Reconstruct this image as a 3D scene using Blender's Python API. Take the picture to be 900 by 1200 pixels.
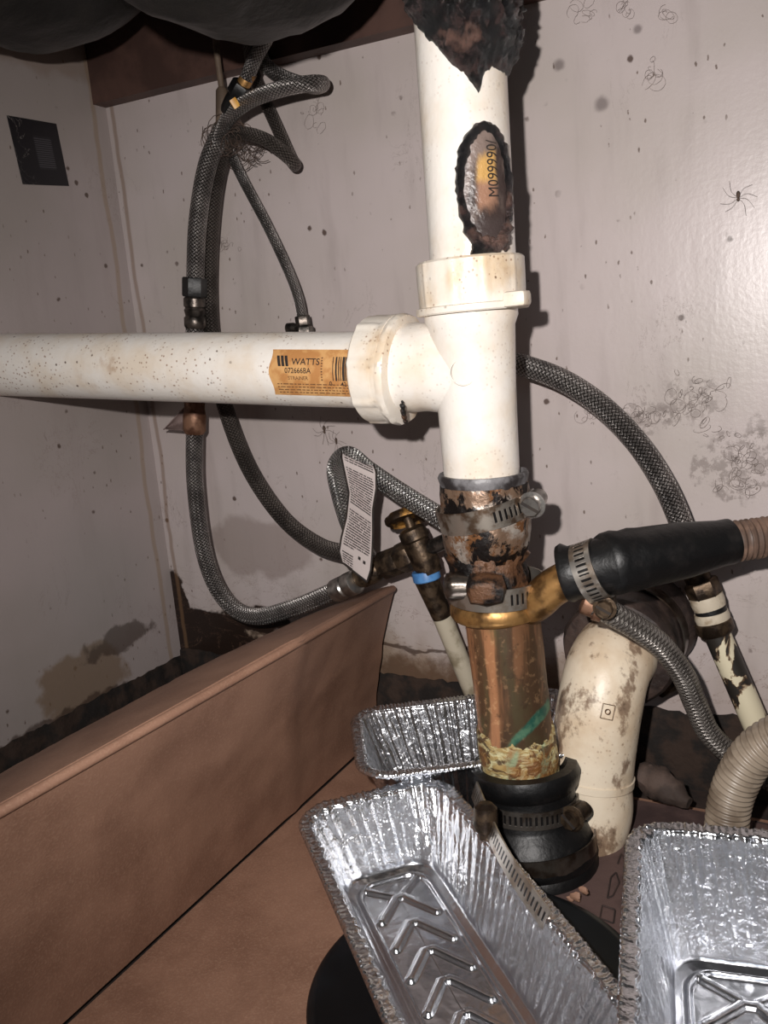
import bpy, bmesh, math, random
from mathutils import Vector, Matrix, noise
PI = math.pi
random.seed(7)
for o in list(bpy.data.objects): bpy.data.objects.remove(o)
SC = bpy.context.scene
COL = SC.collection

# ------------------------------------------------------------------ camera
F = 1000.0
d_ = Vector((430, 5000, F)).normalized()
l_ = Vector((-1848, (430*1848-F*F)/5000, F)).normalized()
n_ = d_.cross(l_).normalized()
CAM = Vector((0, -.48, .27))
RX, RY, RZ = -l_, n_, -d_            # rows: world axes seen from the camera (x right, y down, z forward)
def ray(x, y):
    r = Vector(((x-450)/F, (y-600)/F, 1))
    return Vector((RX.dot(r), RY.dot(r), RZ.dot(r)))
def P(x, y, Y=None, X=None, Z=None):
    r = ray(x, y)
    t = (Y-CAM.y)/r.y if Y is not None else (X-CAM.x)/r.x if X is not None else (Z-CAM.z)/r.z
    return CAM + r*t
def depth(p):
    v = p-CAM
    return v.dot(Vector((RX.z, RY.z, RZ.z)))
SRIGHT = Vector((RX.x, RY.x, RZ.x)); SUP = -Vector((RX.y, RY.y, RZ.y)); SFWD = Vector((RX.z, RY.z, RZ.z))
cd = bpy.data.cameras.new('camera'); cam = bpy.data.objects.new('camera', cd); COL.objects.link(cam)
m = Matrix.Identity(4)
for i in range(3):
    m[i][0] = SRIGHT[i]; m[i][1] = SUP[i]; m[i][2] = -SFWD[i]; m[i][3] = CAM[i]
cam.matrix_world = m
cd.sensor_fit = 'VERTICAL'; cd.sensor_height = 24; cd.sensor_width = 18; cd.lens = 20; cd.clip_start = .01
SC.camera = cam

# ------------------------------------------------------------------ light
w = bpy.data.worlds.new('world'); SC.world = w; w.use_nodes = True
bg = w.node_tree.nodes['Background']; bg.inputs[0].default_value = (.80, .88, 1, 1); bg.inputs[1].default_value = .02
def lamp(name, typ, loc, target, power, size, col):
    d = bpy.data.lights.new(name, typ); d.energy = power; d.color = col
    if typ == 'AREA': d.shape = 'DISK'; d.size = size
    else: d.shadow_soft_size = size
    o = bpy.data.objects.new(name, d); COL.objects.link(o); o.location = loc
    o.rotation_euler = (Vector(target)-Vector(loc)).to_track_quat('-Z', 'Y').to_euler()
    return o
fl_ = lamp('phone_flash', 'SPOT', CAM - SRIGHT*.034 + SUP*.034 - SFWD*.01, P(660, 500, Y=0), 9.3, .004, (1, .95, .915))
fl_.data.spot_size = math.radians(118); fl_.data.spot_blend = 1.0
lamp('kitchen_light', 'AREA', (.35, -1.6, .75), (-.2, -.1, .1), 1.3, .5, (.78, .88, 1))
SC.view_settings.view_transform = 'Standard'; SC.view_settings.look = 'None'
SC.view_settings.gamma = 1; SC.view_settings.use_curve_mapping = False
SC.view_settings.exposure = 0.0

# ------------------------------------------------------------------ node helper
def lin(r, g, b):
    f = lambda c: (c/255/12.92 if c/255 <= .04045 else ((c/255+.055)/1.055)**2.4)
    return (f(r), f(g), f(b), 1)
class S:                                # a socket with arithmetic
    def __init__(s, g, k): s.g, s.k = g, k
    def _m(s, op, o=None, rev=False):
        n = s.g.t.nodes.new('ShaderNodeMath'); n.operation = op
        a, b = (o, s) if rev else (s, o)
        for i, v in enumerate((a, b)):
            if v is None: continue
            if isinstance(v, S): s.g.t.links.new(v.k, n.inputs[i])
            else: n.inputs[i].default_value = v
        return S(s.g, n.outputs[0])
    def __add__(s, o): return s._m('ADD', o)
    def __radd__(s, o): return s._m('ADD', o)
    def __sub__(s, o): return s._m('SUBTRACT', o)
    def __rsub__(s, o): return s._m('SUBTRACT', o, True)
    def __mul__(s, o): return s._m('MULTIPLY', o)
    def __rmul__(s, o): return s._m('MULTIPLY', o)
    def __truediv__(s, o): return s._m('DIVIDE', o)
    def mx(s, o): return s._m('MAXIMUM', o)
    def mn(s, o): return s._m('MINIMUM', o)
    def sin(s): return s._m('SINE')
    def abs(s): return s._m('ABSOLUTE')
    def fr(s): return s._m('FRACT')
    def fl(s): return s._m('FLOOR')
    def sqrt(s): return s._m('SQRT')
class G:
    def __init__(g, name):
        g.m = bpy.data.materials.new(name); g.m.use_nodes = True; g.t = g.m.node_tree
        g.b = g.t.nodes['Principled BSDF']
    def n(g, typ): return g.t.nodes.new(typ)
    def put(g, sock, v):
        if isinstance(v, S): g.t.links.new(v.k, sock)
        else: sock.default_value = v
    def obj(g): return S(g, g.n('ShaderNodeTexCoord').outputs['Object'])
    def pos(g): return S(g, g.n('ShaderNodeNewGeometry').outputs['Position'])
    def uv(g): return S(g, g.n('ShaderNodeTexCoord').outputs['UV'])
    def sep(g, v):
        n = g.n('ShaderNodeSeparateXYZ'); g.put(n.inputs[0], v); return [S(g, n.outputs[i]) for i in range(3)]
    def com(g, x, y, z=0):
        n = g.n('ShaderNodeCombineXYZ')
        for i, v in enumerate((x, y, z)): g.put(n.inputs[i], v)
        return S(g, n.outputs[0])
    def scl(g, v, s3):
        n = g.n('ShaderNodeVectorMath'); n.operation = 'MULTIPLY'; g.put(n.inputs[0], v); n.inputs[1].default_value = s3
        return S(g, n.outputs[0])
    def noise(g, v, sc, det=4, rough=.55, dist=0):
        n = g.n('ShaderNodeTexNoise'); g.put(n.inputs['Vector'], v); n.inputs['Scale'].default_value = sc
        n.inputs['Detail'].default_value = det; n.inputs['Roughness'].default_value = rough; n.inputs['Distortion'].default_value = dist
        return S(g, n.outputs[0])
    def vor(g, v, sc, out='Distance', rnd=1):
        n = g.n('ShaderNodeTexVoronoi'); g.put(n.inputs['Vector'], v); n.inputs['Scale'].default_value = sc
        n.inputs['Randomness'].default_value = rnd
        return S(g, n.outputs[out])
    def ss(g, x, a, b):                 # smoothstep, a > b inverts
        n = g.n('ShaderNodeMapRange'); n.interpolation_type = 'SMOOTHSTEP'; g.put(n.inputs[0], x)
        if a < b: n.inputs[1].default_value = a; n.inputs[2].default_value = b; n.inputs[3].default_value = 0; n.inputs[4].default_value = 1
        else: n.inputs[1].default_value = b; n.inputs[2].default_value = a; n.inputs[3].default_value = 1; n.inputs[4].default_value = 0
        return S(g, n.outputs[0])
    def mix(g, f, a, b):
        n = g.n('ShaderNodeMix'); n.data_type = 'RGBA'; g.put(n.inputs[0], f); g.put(n.inputs[6], a); g.put(n.inputs[7], b)
        return S(g, n.outputs[2])
    def blob(g, v, c, rad, wob=.5, sc=30, soft=.25):   # 1 inside an irregular patch
        x, y, z = g.sep(v)
        q = ((x-c[0])/rad[0]); r = ((y-c[1])/rad[1]); s = ((z-c[2])/rad[2])
        dd = (q*q+r*r+s*s).sqrt() + (g.noise(v, sc, 5)-.5)*(2*wob)
        return g.ss(dd, 1+soft, 1-soft)
    def bump(g, h, dist, strength=1):
        n = g.n('ShaderNodeBump'); g.put(n.inputs['Height'], h); n.inputs['Distance'].default_value = dist; n.inputs['Strength'].default_value = strength
        g.t.links.new(n.outputs[0], g.b.inputs['Normal'])
    def fin(g, col, rough=.5, metal=0, spec=.5):
        g.put(g.b.inputs['Base Color'], col); g.put(g.b.inputs['Roughness'], rough); g.put(g.b.inputs['Metallic'], metal)
        g.b.inputs['Specular IOR Level'].default_value = spec
        return g.m

# ------------------------------------------------------------------ materials
def wall_mat(name, which):
    g = G(name); p = g.pos(); x, y, z = g.sep(p)
    n1 = g.noise(p, 9, 3); n2 = g.noise(g.scl(p, (1, 1, .18)), 60, 4)
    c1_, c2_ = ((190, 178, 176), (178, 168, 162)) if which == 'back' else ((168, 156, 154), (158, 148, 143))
    col = g.mix(g.ss(n1, .35, .7), lin(*c1_), lin(*c2_))
    col = g.mix(g.ss(n2, .5, .75)*.35, col, lin(154, 142, 139))
    # fly specks, elongated drips and small marks
    v = g.vor(p, 55); gate = g.ss(g.vor(p, 55, 'Color'), .35, .36)
    sp = g.ss(v + (g.noise(p, 300, 2)-.5)*.12, .12, .06)*g.ss(g.noise(p, 22, 2), .46, .54)
    v2 = g.vor(g.scl(p, (1.6, 1.6, .8)), 105)
    sp2 = g.ss(v2 + (g.noise(p, 500, 2)-.5)*.25, .12, .06)*g.ss(g.noise(p, 12, 3), .42, .53)
    col = g.mix(sp*.9, col, lin(76, 58, 50)); col = g.mix(sp2*.85, col, lin(95, 78, 68))
    scr = g.noise(g.scl(p, (1, 1, .5)), 40, 6, .7, 1.5)
    line = g.ss((scr-.5).abs(), .008, .002)*g.ss(g.noise(p, 16, 2), .56, .64)
    col = g.mix(line*.45, col, lin(120, 104, 98))
    if which == 'back':
        for c, r, k in ((P(810, 470, Y=0), .016, .5), (P(868, 545, Y=0), .022, .55), (P(760, 487, Y=0), .014, .45), (P(895, 500, Y=0), .01, .4)):
            q = g.blob(p, c, (r, .1, r*.8), .9, 90, .12)*g.ss(g.noise(p, 160, 5, .7), .45, .56)
            col = g.mix(q*k, col, lin(112, 100, 95))
        # damp, mouldy lower edge with peeled layers
        low = g.ss(z + (g.noise(p, 24, 6, .6)-.5)*.075, .088, .055)
        band = g.ss(x, -.10, -.17)
        col = g.mix(low*(.25 + band*.6), col, lin(138, 118, 98))
        low2 = g.ss(z + (g.noise(p, 45, 6, .65)-.5)*.06, .066, .05)*g.ss(x, -.16, -.20)
        col = g.mix(low2*.85, col, lin(88, 66, 50))
        q = g.ss((z + (g.noise(g.scl(p, (1, 1, 3)), 30, 4)-.5)*.03 - .068).abs(), .003, .001)*g.ss(x, -.17, -.2)
        col = g.mix(q*.8, col, lin(60, 42, 32))
        q = g.blob(p, P(235, 742, Y=0), (.052, .1, .022), .7, 40, .06)
        q = q.mx(g.blob(p, P(205, 712, Y=0), (.014, .1, .03), .8, 50, .08)).mx(g.blob(p, P(300, 725, Y=0), (.03, .1, .010), .8, 60, .1))
        col = g.mix(q, col, lin(38, 27, 22))
        q = g.blob(p, P(300, 645, Y=0), (.05, .1, .022), .8, 30, .15)
        col = g.mix(q*.55, col, lin(134, 118, 112))
        # brown runs down beside the corner and grime under the board
        q = g.ss((x+.46-.006+(g.noise(g.scl(p, (.1, .1, 1)), 14, 3)-.5)*.010).abs(), .0026, .0008)
        col = g.mix(q*.55, col, lin(120, 92, 66))
        q = g.ss(z + (g.noise(p, 70, 4)-.5)*.03, .385, .41)*.6
        for cx, cy, r in ((705, 122, .0035), (655, 76, .0028), (747, 34, .002), (693, 100, .0)):
            if r: col = g.mix(g.blob(p, P(cx, cy, Y=0), (r, .1, r), .35, 200, .5)*.6, col, lin(78, 66, 66))
        q = g.blob(p, P(735, 870, Y=0), (.03, .1, .006), .8, 60, .2)*.4
        col = g.mix(q, col, lin(130, 100, 84))
        crack = g.ss((g.noise(g.scl(p, (1, 1, 2)), 18, 6, .7, 1)-.5).abs(), .006, .001)*g.ss(z, .14, .08)
        col = g.mix(crack*.6, col, lin(110, 84, 70))
    else:
        q = g.blob(p, P(95, 800, X=-.46), (.1, .04, .022), .7, 40, .12)
        col = g.mix(q*.75, col, lin(122, 100, 78))
        q = g.blob(p, P(60, 855, X=-.46), (.1, .10, .008), .9, 70, .15).mx(g.blob(p, P(140, 750, X=-.46), (.1, .03, .01), .9, 70, .15))
        col = g.mix(q*.75, col, lin(70, 54, 46))
        q = g.blob(p, P(120, 680, X=-.46), (.1, .05, .04), .5, 20, .7)
        col = g.mix(q*.25, col, lin(128, 132, 126))
        q = g.ss((y+.012+(g.noise(g.scl(p, (.1, .1, 1)), 12, 3)-.5)*.012).abs(), .003, .001)
        col = g.mix(q*.45, col, lin(138, 112, 78))
        q = g.blob(p, P(50, 62, X=-.46), (.1, .06, .012), .8, 40, .3)
        col = g.mix(q*.4, col, lin(125, 100, 80))
    g.bump(n2 + g.noise(p, 350, 2)*.4, .0004, .5)
    return g.fin(col, .34, 0, .5)
M = {}
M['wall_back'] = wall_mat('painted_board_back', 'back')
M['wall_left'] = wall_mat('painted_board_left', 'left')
def simple(name, c1, c2, sc=60, rough=.5, metal=0, bumpd=0, bsc=None, lo=.4, hi=.6, spec=.5):
    g = G(name); o = g.obj(); n = g.noise(o, sc, 5)
    col = g.mix(g.ss(n, lo, hi), lin(*c1), lin(*c2))
    if bumpd: g.bump(g.noise(o, bsc or sc*3, 5), bumpd)
    return g.fin(col, rough, metal, spec)
M['rot'] = simple('rotten_black_wood', (26, 20, 17), (52, 38, 30), 70, .9, 0, .002, 120)
M['board'] = simple('dark_stained_board', (66, 46, 40), (84, 60, 52), 25, .6, 0, .0004, 80)
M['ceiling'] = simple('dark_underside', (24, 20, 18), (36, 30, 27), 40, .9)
M['floor'] = simple('dirty_floor', (34, 27, 24), (58, 44, 38), 50, .9, 0, .001, 140)
M['blackrub'] = simple('black_rubber', (10, 10, 11), (34, 31, 30), 90, .46, 0, .0003, 300, .5, .8)
M['blacksink'] = simple('black_coated_steel', (11, 11, 10), (24, 22, 19), 60, .45, 0, .0006, 160, .45, .75)
M['blackpan'] = simple('black_plastic', (12, 16, 19), (20, 24, 28), 30, .35)
M['dark_metal'] = simple('dark_metal', (52, 48, 45), (98, 90, 84), 160, .35, .8, .0002, 500)
M['bronze'] = simple('tarnished_bronze', (48, 38, 30), (92, 76, 60), 150, .45, .7, .0003, 400)
M['gold'] = simple('worn_brass', (100, 72, 42), (176, 134, 82), 90, .42, .75, .0001, 400)
M['copper'] = simple('rusty_copper', (96, 64, 48), (146, 110, 88), 120, .5, .5, .0002, 400)
M['steel'] = simple('steel', (150, 146, 142), (200, 196, 190), 120, .3, .95, .0001, 500)
M['handle'] = simple('grimy_brass', (52, 38, 28), (170, 124, 62), 110, .45, .6, .0003, 300, .5, .66)
M['blue'] = simple('blue_plastic', (66, 116, 172), (86, 140, 196), 90, .45)
M['web'] = simple('grey_dust_thread', (116, 104, 100), (140, 128, 122), 90, .9)
M['spider'] = simple('brown_spider', (58, 46, 40), (84, 68, 58), 200, .8)
M['ink'] = simple('black_ink', (34, 28, 26), (46, 38, 32), 200, .8)
M['inkfade'] = simple('faded_ink', (96, 66, 40), (120, 84, 52), 400, .8)
M['rod'] = simple('brown_plastic_rod', (84, 70, 58), (104, 88, 74), 100, .6)
M['print'] = simple('faded_print', (44, 34, 32), (60, 46, 42), 100, .8)
M['ivory'] = simple('ivory_plastic', (196, 184, 164), (150, 132, 108), 120, .5, 0, .0003, 300, .5, .7)

def pvc(name, dirt=1.0, fy=0, c0=(236, 230, 222), c1=(226, 212, 194)):
    g = G(name); o = g.obj()
    col = g.mix(g.ss(g.noise(o, 35, 4), .4, .7), lin(*c0), lin(*c1))
    # rusty freckles in clusters, grey smears
    v = g.vor(o, 420); fre = g.ss(v, .30, .12)*g.ss(g.noise(o, 45, 3), .45, .58)
    col = g.mix(fre*(.75*dirt), col, lin(128, 84, 52))
    v = g.vor(o, 160); fre = g.ss(v + (g.noise(o, 700, 2)-.5)*.2, .14, .07)*g.ss(g.noise(o, 28, 3), .48, .58)
    col = g.mix(fre*(.85*dirt), col, lin(82, 60, 46))
    sm = g.ss(g.noise(o, 60, 6, .65), .58, .7)*g.ss(g.noise(o, 18, 2), .5, .6)
    col = g.mix(sm*(.55*dirt), col, lin(168, 132, 98))
    g.bump(g.noise(o, 300, 4), .0002)
    return g, o, col
g, o, col = pvc('white_pvc_dirty', 1.0)
x, y, z = g.sep(o)
M['pvc_dirty'] = g.fin(col, .32)
g, o, col = pvc('white_pvc_pipe', .3); M['pvc'] = g.fin(col, .28)
g, o, col = pvc('white_pvc_nut', .9, 0, (232, 224, 212), (214, 190, 158)); M['pvc_nut'] = g.fin(col, .38)
g, o, col = pvc('white_pvc_stained', .5, 0, (226, 212, 190), (206, 184, 156))
n = g.noise(g.scl(o, (1, 1, .7)), 42, 7, .65)
col = g.mix(g.ss(n, .53, .6)*.8, col, lin(112, 86, 66))
col = g.mix(g.ss(n, .60, .66)*.8, col, lin(70, 54, 44))
M['pvc_stain'] = g.fin(col, .4)

def braid(name, c_hi, c_lo, metal, rough, nu=13, period=.0023):
    g = G(name); u, v, _ = g.sep(g.uv())
    a = (u*nu + v/period).fr(); b = (u*nu - v/period).fr()
    # over-under weave of two families of strands
    s1 = g.ss((a-.5).abs(), .46, .15); s2 = g.ss((b-.5).abs(), .46, .15)
    chk = g.ss(((u*nu + v/period)*3.14159).sin()*((u*nu - v/period)*3.14159).sin(), -.15, .15)
    h = s1*chk + s2*(1-chk)
    fine = ((u*nu*5 + v/period*5)*6.283).sin()*.5+.5
    o = g.obj(); grime = g.ss(g.noise(o, 50, 4), .42, .62)
    col = g.mix(h, lin(*c_lo), lin(*c_hi)); col = g.mix(grime*.5, col, lin(*c_lo))
    g.bump(h + fine*.25, .0007)
    return g.fin(col, rough, metal)
M['braid'] = braid('braided_steel', (196, 190, 186), (44, 40, 38), .85, .34)
M['braid_dark'] = braid('grimy_braided_steel', (118, 110, 104), (44, 38, 36), .7, .42)
M['braid_bright'] = braid('bright_braided_steel', (225, 222, 218), (60, 56, 54), .9, .28)
M['braid_plastic'] = braid('clear_braided_plastic', (142, 136, 130), (84, 78, 74), .35, .25, 6)

# hose clamp band with punched slots: u = metres round, v = 0..1 across
def band_mat(name, c, c2, rough=.35, u0=0, u1=9):
    g = G(name); u, v, _ = g.sep(g.uv()); o = g.obj()
    slot = g.ss(((u/.0027).fr()-.5).abs(), .24, .17)*g.ss((v-.5).abs(), .27, .22)
    if u1 < 9: slot = slot*g.ss(u, u0, u0+.0004)*g.ss(u, u1, u1-.0004)
    col = g.mix(g.ss(g.noise(o, 120, 5), .45, .62), lin(*c), lin(*c2))
    col = g.mix(slot, col, lin(14, 12, 12))
    g.bump(1-slot, .0006)
    return g.fin(col, rough, g.ss(slot, .5, .2)*.85)
M['band'] = band_mat('slotted_steel_band', (186, 180, 172), (150, 136, 122))
M['band_dull'] = band_mat('dull_slotted_band', (112, 106, 100), (84, 74, 66), .42)
M['band_plain'] = simple('plain_band', (120, 112, 104), (80, 66, 56), 90, .3, .9, .0002, 300)

M['band_top'] = band_mat('worn_steel_band', (190, 180, 168), (120, 98, 80), .32, .003, .029)
M['band_low'] = band_mat('tarry_steel_band', (176, 168, 158), (150, 138, 124), .36, .006, .030)
g = G('rusty_metal_sleeve'); o = g.obj(); n = g.noise(o, 55, 7, .62); 
col = g.mix(g.ss(n, .42, .52), lin(176, 166, 156), lin(128, 104, 86))
col = g.mix(g.ss(g.noise(o, 80, 6, .7), .50, .58), col, lin(122, 82, 50))
x, y, z = g.sep(o)
col = g.mix(g.ss(g.noise(o, 65, 7, .7, .6), .50, .55), col, lin(24, 18, 16))
g.bump(g.noise(o, 200, 6), .0008); M['rust_sleeve'] = g.fin(col, .42, .45)
g = G('tar'); o = g.obj(); n = g.noise(o, 90, 6, .65)
col = g.mix(g.ss(n, .48, .62), lin(14, 13, 15), lin(62, 48, 46))
col = g.mix(g.ss(g.noise(o, 40, 4), .56, .68), col, lin(120, 92, 82))
g.bump(g.noise(o, 330, 6, .75), .0028); M['tar'] = g.fin(col, .24, 0, .8)
g = G('tar_grime'); o = g.obj(); n = g.noise(o, 60, 6, .65)
col = g.mix(g.ss(n, .46, .58), lin(18, 14, 13), lin(104, 72, 50))
g.bump(g.noise(o, 260, 6, .7), .001); M['grime'] = g.fin(col, .35, .2, .6)
g = G('brass_pipe'); o = g.obj(); wp = g.pos(); x, y, z = g.sep(o)
ang = g.noise(g.scl(o, (1, 1, .16)), 55, 5, .6, .4)
col = g.mix(g.ss(ang, .44, .56), lin(184, 130, 92), lin(98, 72, 50))
col = g.mix(g.ss(g.noise(g.scl(o, (1, 1, .3)), 80, 5), .52, .66)*.8, col, lin(98, 94, 62))
col = g.mix(g.ss(g.noise(o, 300, 3), .56, .7)*.5, col, lin(222, 176, 130))
col = g.mix(g.ss(g.noise(o, 120, 6, .65), .56, .66)*.6, col, lin(66, 46, 32))
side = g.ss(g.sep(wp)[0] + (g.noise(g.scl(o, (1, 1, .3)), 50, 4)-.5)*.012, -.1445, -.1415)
col = g.mix(side*.62, col, lin(62, 46, 32))  # shade on the pipe's right half, painted into the colour
va, vb = P(648, 826, Y=-.122), P(604, 868, Y=-.127); vk = (vb.z-va.z)/(vb.x-va.x); X_, Y_, Z_ = g.sep(wp)
vs_ = g.com(X_, Y_, Z_-(X_-va.x)*vk)
vg = g.blob(vs_, ((va.x+vb.x)/2, va.y, va.z), (.0125, .03, .0035), .6, 150, .3)
col = g.mix(vg*.85, col, g.mix(g.ss(g.noise(o, 150, 4), .4, .6), lin(24, 92, 80), lin(84, 130, 104)))
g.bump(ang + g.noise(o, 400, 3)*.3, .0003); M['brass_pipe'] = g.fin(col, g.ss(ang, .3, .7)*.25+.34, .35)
g = G('patina'); o = g.obj(); n = g.noise(g.scl(o, (1, 1, 2.2)), 95, 7, .65, 2.2)
col = g.mix(g.ss(n, .40, .54), lin(214, 206, 160), lin(176, 150, 96))
col = g.mix(g.ss(g.noise(g.scl(o, (1, 1, 1.6)), 110, 6, .7, 1.5), .47, .55)*.9, col, lin(70, 42, 22))
col = g.mix(g.ss(g.noise(o, 60, 3), .5, .6)*.6, col, lin(140, 88, 40))
col = g.mix(g.ss(g.noise(o, 50, 4, .6, 1), .55, .68)*.7, col, lin(150, 176, 140))
g.bump(n, .0012); M['patina'] = g.fin(col, .5, .1)
M['verdigris'] = simple('verdigris', (22, 84, 74), (60, 128, 108), 150, .6, 0, .0006, 300)

g = G('aluminium_foil'); o = g.obj()
n = g.noise(o, 150, 3, .5, .8); n2 = g.noise(o, 480, 2)
g.bump(n + n2*.3, .0010); M['foil'] = g.fin(lin(226, 228, 232), .27, 1)
g = G('smooth_foil'); o = g.obj(); g.bump(g.noise(o, 60, 3), .0009); M['foil_base'] = g.fin(lin(220, 222, 228), .23, 1)
g = G('cardboard'); o = g.pos(); x, y, z = g.sep(o)
n = g.noise(o, 30, 5); fib = g.noise(g.scl(o, (1, 1, 1)), 900, 2)
col = g.mix(g.ss(n, .35, .7), lin(152, 116, 96), lin(132, 98, 80))
col = g.mix(g.ss(fib, .45, .75)*.35, col, lin(176, 142, 120))
st = g.noise(g.scl(o, (1, .6, .15)), 40, 3); col = g.mix(g.ss(st, .5, .7)*.25, col, lin(118, 86, 70))
g.bump(st + fib*.3, .0005); M['card'] = g.fin(col, .62, 0, .4)
M['card_dark'] = simple('dirty_cardboard', (108, 82, 72), (88, 66, 58), 40, .7, 0, .0003, 300)
g = G('painted_peeling_pipe'); o = g.obj(); n = g.noise(g.scl(o, (1, 1, .6)), 70, 5, .55, .5)
e = g.ss(n, .515, .53); col = g.mix(e, lin(214, 204, 176), lin(42, 38, 34))
col = g.mix(g.ss((n-.52).abs(), .02, .005)*.6, col, lin(120, 86, 56))
g.bump(1-e, .0006); M['peel'] = g.fin(col, .45)
g = G('painted_pipe'); o = g.obj()
col = g.mix(g.ss(g.noise(o, 80, 5), .45, .65), lin(186, 176, 156), lin(138, 126, 104)); M['paintpipe'] = g.fin(col, .45)
g = G('corrugated_grey'); o = g.obj()
col = g.mix(g.ss(g.noise(o, 60, 4), .4, .65), lin(150, 136, 120), lin(112, 98, 84)); M['corr'] = g.fin(col, .38)
g = G('paper_label'); u, v, _ = g.sep(g.uv())
M['sticker'] = simple('aged_sticker', (206, 158, 102), (182, 128, 76), 150, .5, 0, .0001, 600)
g = G('tag_paper'); u, v, _ = g.sep(g.uv())
ln = g.ss(((v*46).fr()-.5).abs(), .30, .2); seg = g.noise(g.com(u*9, (v*46).fl()*3.7), 3, 3)
wr = ln*g.ss(seg, .38, .44)*g.ss((u-.5).abs(), .43, .40)
blank = g.ss(((v*46).fl()*.37).sin(), .97, .9)
low = g.ss(v, .80, .81)*g.ss(u, .42, .44)
wr = wr*blank*(1-low)
wr = wr.mx(g.ss((u-.62).abs(), .05, .03)*g.ss((v-.86).abs(), .017, .01)).mx(g.ss((u-.78).abs(), .05, .03)*g.ss((v-.87).abs(), .017, .01))
wr = wr.mx(g.ss((u-.5).abs(), .465, .48)).mx(g.ss((v-.5).abs(), .487, .492))
M['tag'] = g.fin(g.mix(wr, lin(206, 194, 190), lin(44, 38, 38)), .55)
g = G('black_sticker'); u, v, _ = g.sep(g.uv()); o = g.obj()
ln = g.ss(((v*30).fr()-.5).abs(), .34, .2)*g.ss((u-.62).abs(), .20, .16)*g.ss((v-.5).abs(), .26, .22)
col = g.mix(ln*.6, lin(24, 22, 26), lin(84, 82, 86))
scr = g.ss((g.noise(o, 60, 4, .6, 1)-.5).abs(), .006, .002)*g.ss(u, .4, .2)
M['bsticker'] = g.fin(g.mix(scr*.6, col, lin(130, 124, 120)), .4)
g = G('gouge_label'); u, v, _ = g.sep(g.uv()); o = g.obj()
n = g.noise(g.scl(o, (1, 1, .4)), 90, 5)
col = g.mix(g.ss(n, .4, .6), lin(128, 112, 104), lin(66, 55, 52))
core = g.ss((u-.52+(n-.5)*.5).abs(), .24, .12)*g.ss((v-.46+(n-.5)*.5).abs(), .32, .18)
col = g.mix(core, col, g.mix(g.ss(v + (n-.5)*.2, .42, .5), lin(200, 158, 96), lin(158, 120, 98)))
col = g.mix(g.ss(v+(n-.5)*.1, .72, .8), col, lin(70, 60, 58))
g.bump(g.noise(o, 250, 5), .0008); M['gouge'] = g.fin(col, .3)

# ------------------------------------------------------------------ mesh helpers
def thing(name, label, cat, loc, group=None):
    o = bpy.data.objects.new(name, None); COL.objects.link(o); o.empty_display_size = .01
    o.location = loc; o['label'] = label; o['category'] = cat
    if group: o['group'] = group
    return o
def wloc(p):
    v = Vector((0, 0, 0))
    while p is not None: v += p.location; p = p.parent
    return v
def obj(name, bm, mat, parent=None, base=None, smooth=True, autosmooth=40):
    """links a world-space bmesh as one object; origin at its parent's, or at base"""
    off = wloc(parent) if parent else Vector(base or (0, 0, 0))
    bmesh.ops.recalc_face_normals(bm, faces=bm.faces)
    for v in bm.verts: v.co -= off
    ca = math.radians(autosmooth)
    for e in bm.edges:
        if len(e.link_faces) == 2 and e.calc_face_angle(0) > ca: e.smooth = False
    for f in bm.faces: f.smooth = smooth
    me = bpy.data.meshes.new(name); bm.to_mesh(me); bm.free()
    me.materials.append(M[mat] if isinstance(mat, str) else mat)
    o = bpy.data.objects.new(name, me); COL.objects.link(o)
    if parent: o.parent = parent
    else: o.location = off
    return o
def tag(o, label, cat, group=None, kind=None):
    o['label'] = label; o['category'] = cat
    if group: o['group'] = group
    if kind: o['kind'] = kind
    return o
def struct(o): o['kind'] = 'structure'; return o
def B(): return bmesh.new()
def box(bm, c, s, rot=None, bev=0):
    r = bmesh.ops.create_cube(bm, size=1)
    vs = r['verts']
    for v in vs: v.co = Vector((v.co.x*s[0], v.co.y*s[1], v.co.z*s[2]))
    if bev:
        es = list({e for v in vs for e in v.link_edges})
        r2 = bmesh.ops.bevel(bm, geom=es, offset=bev, segments=2, affect='EDGES', profile=.5)
        vs = list({v for f in r2['faces'] for v in f.verts} | {v for v in vs if v.is_valid})
    for v in vs:
        if rot is not None: v.co = rot @ v.co
        v.co += Vector(c)
    return vs
def frame(axis, at, ref=None):
    w_ = axis.normalized(); e1 = (ref if ref is not None else CAM-at); e1 = (e1 - w_*e1.dot(w_)).normalized()
    e2 = w_.cross(e1)
    if e2.dot(SRIGHT+SUP*.9) < 0: e2 = -e2
    return w_, e1, e2
def catmull(pts, n=10):
    pts = [Vector(p) for p in pts]
    if len(pts) < 3: return [pts[0].lerp(pts[1], i/n) for i in range(n+1)]
    q = [pts[0]*2-pts[1]] + pts + [pts[-1]*2-pts[-2]]
    out = []
    for i in range(1, len(q)-2):
        for k in range(n):
            t = k/n; a, b, c, d = q[i-1], q[i], q[i+1], q[i+2]
            out.append(.5*((2*b)+(c-a)*t+(2*a-5*b+4*c-d)*t*t+(3*b-a-3*c+d)*t**3))
    out.append(pts[-1]); return out
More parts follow.
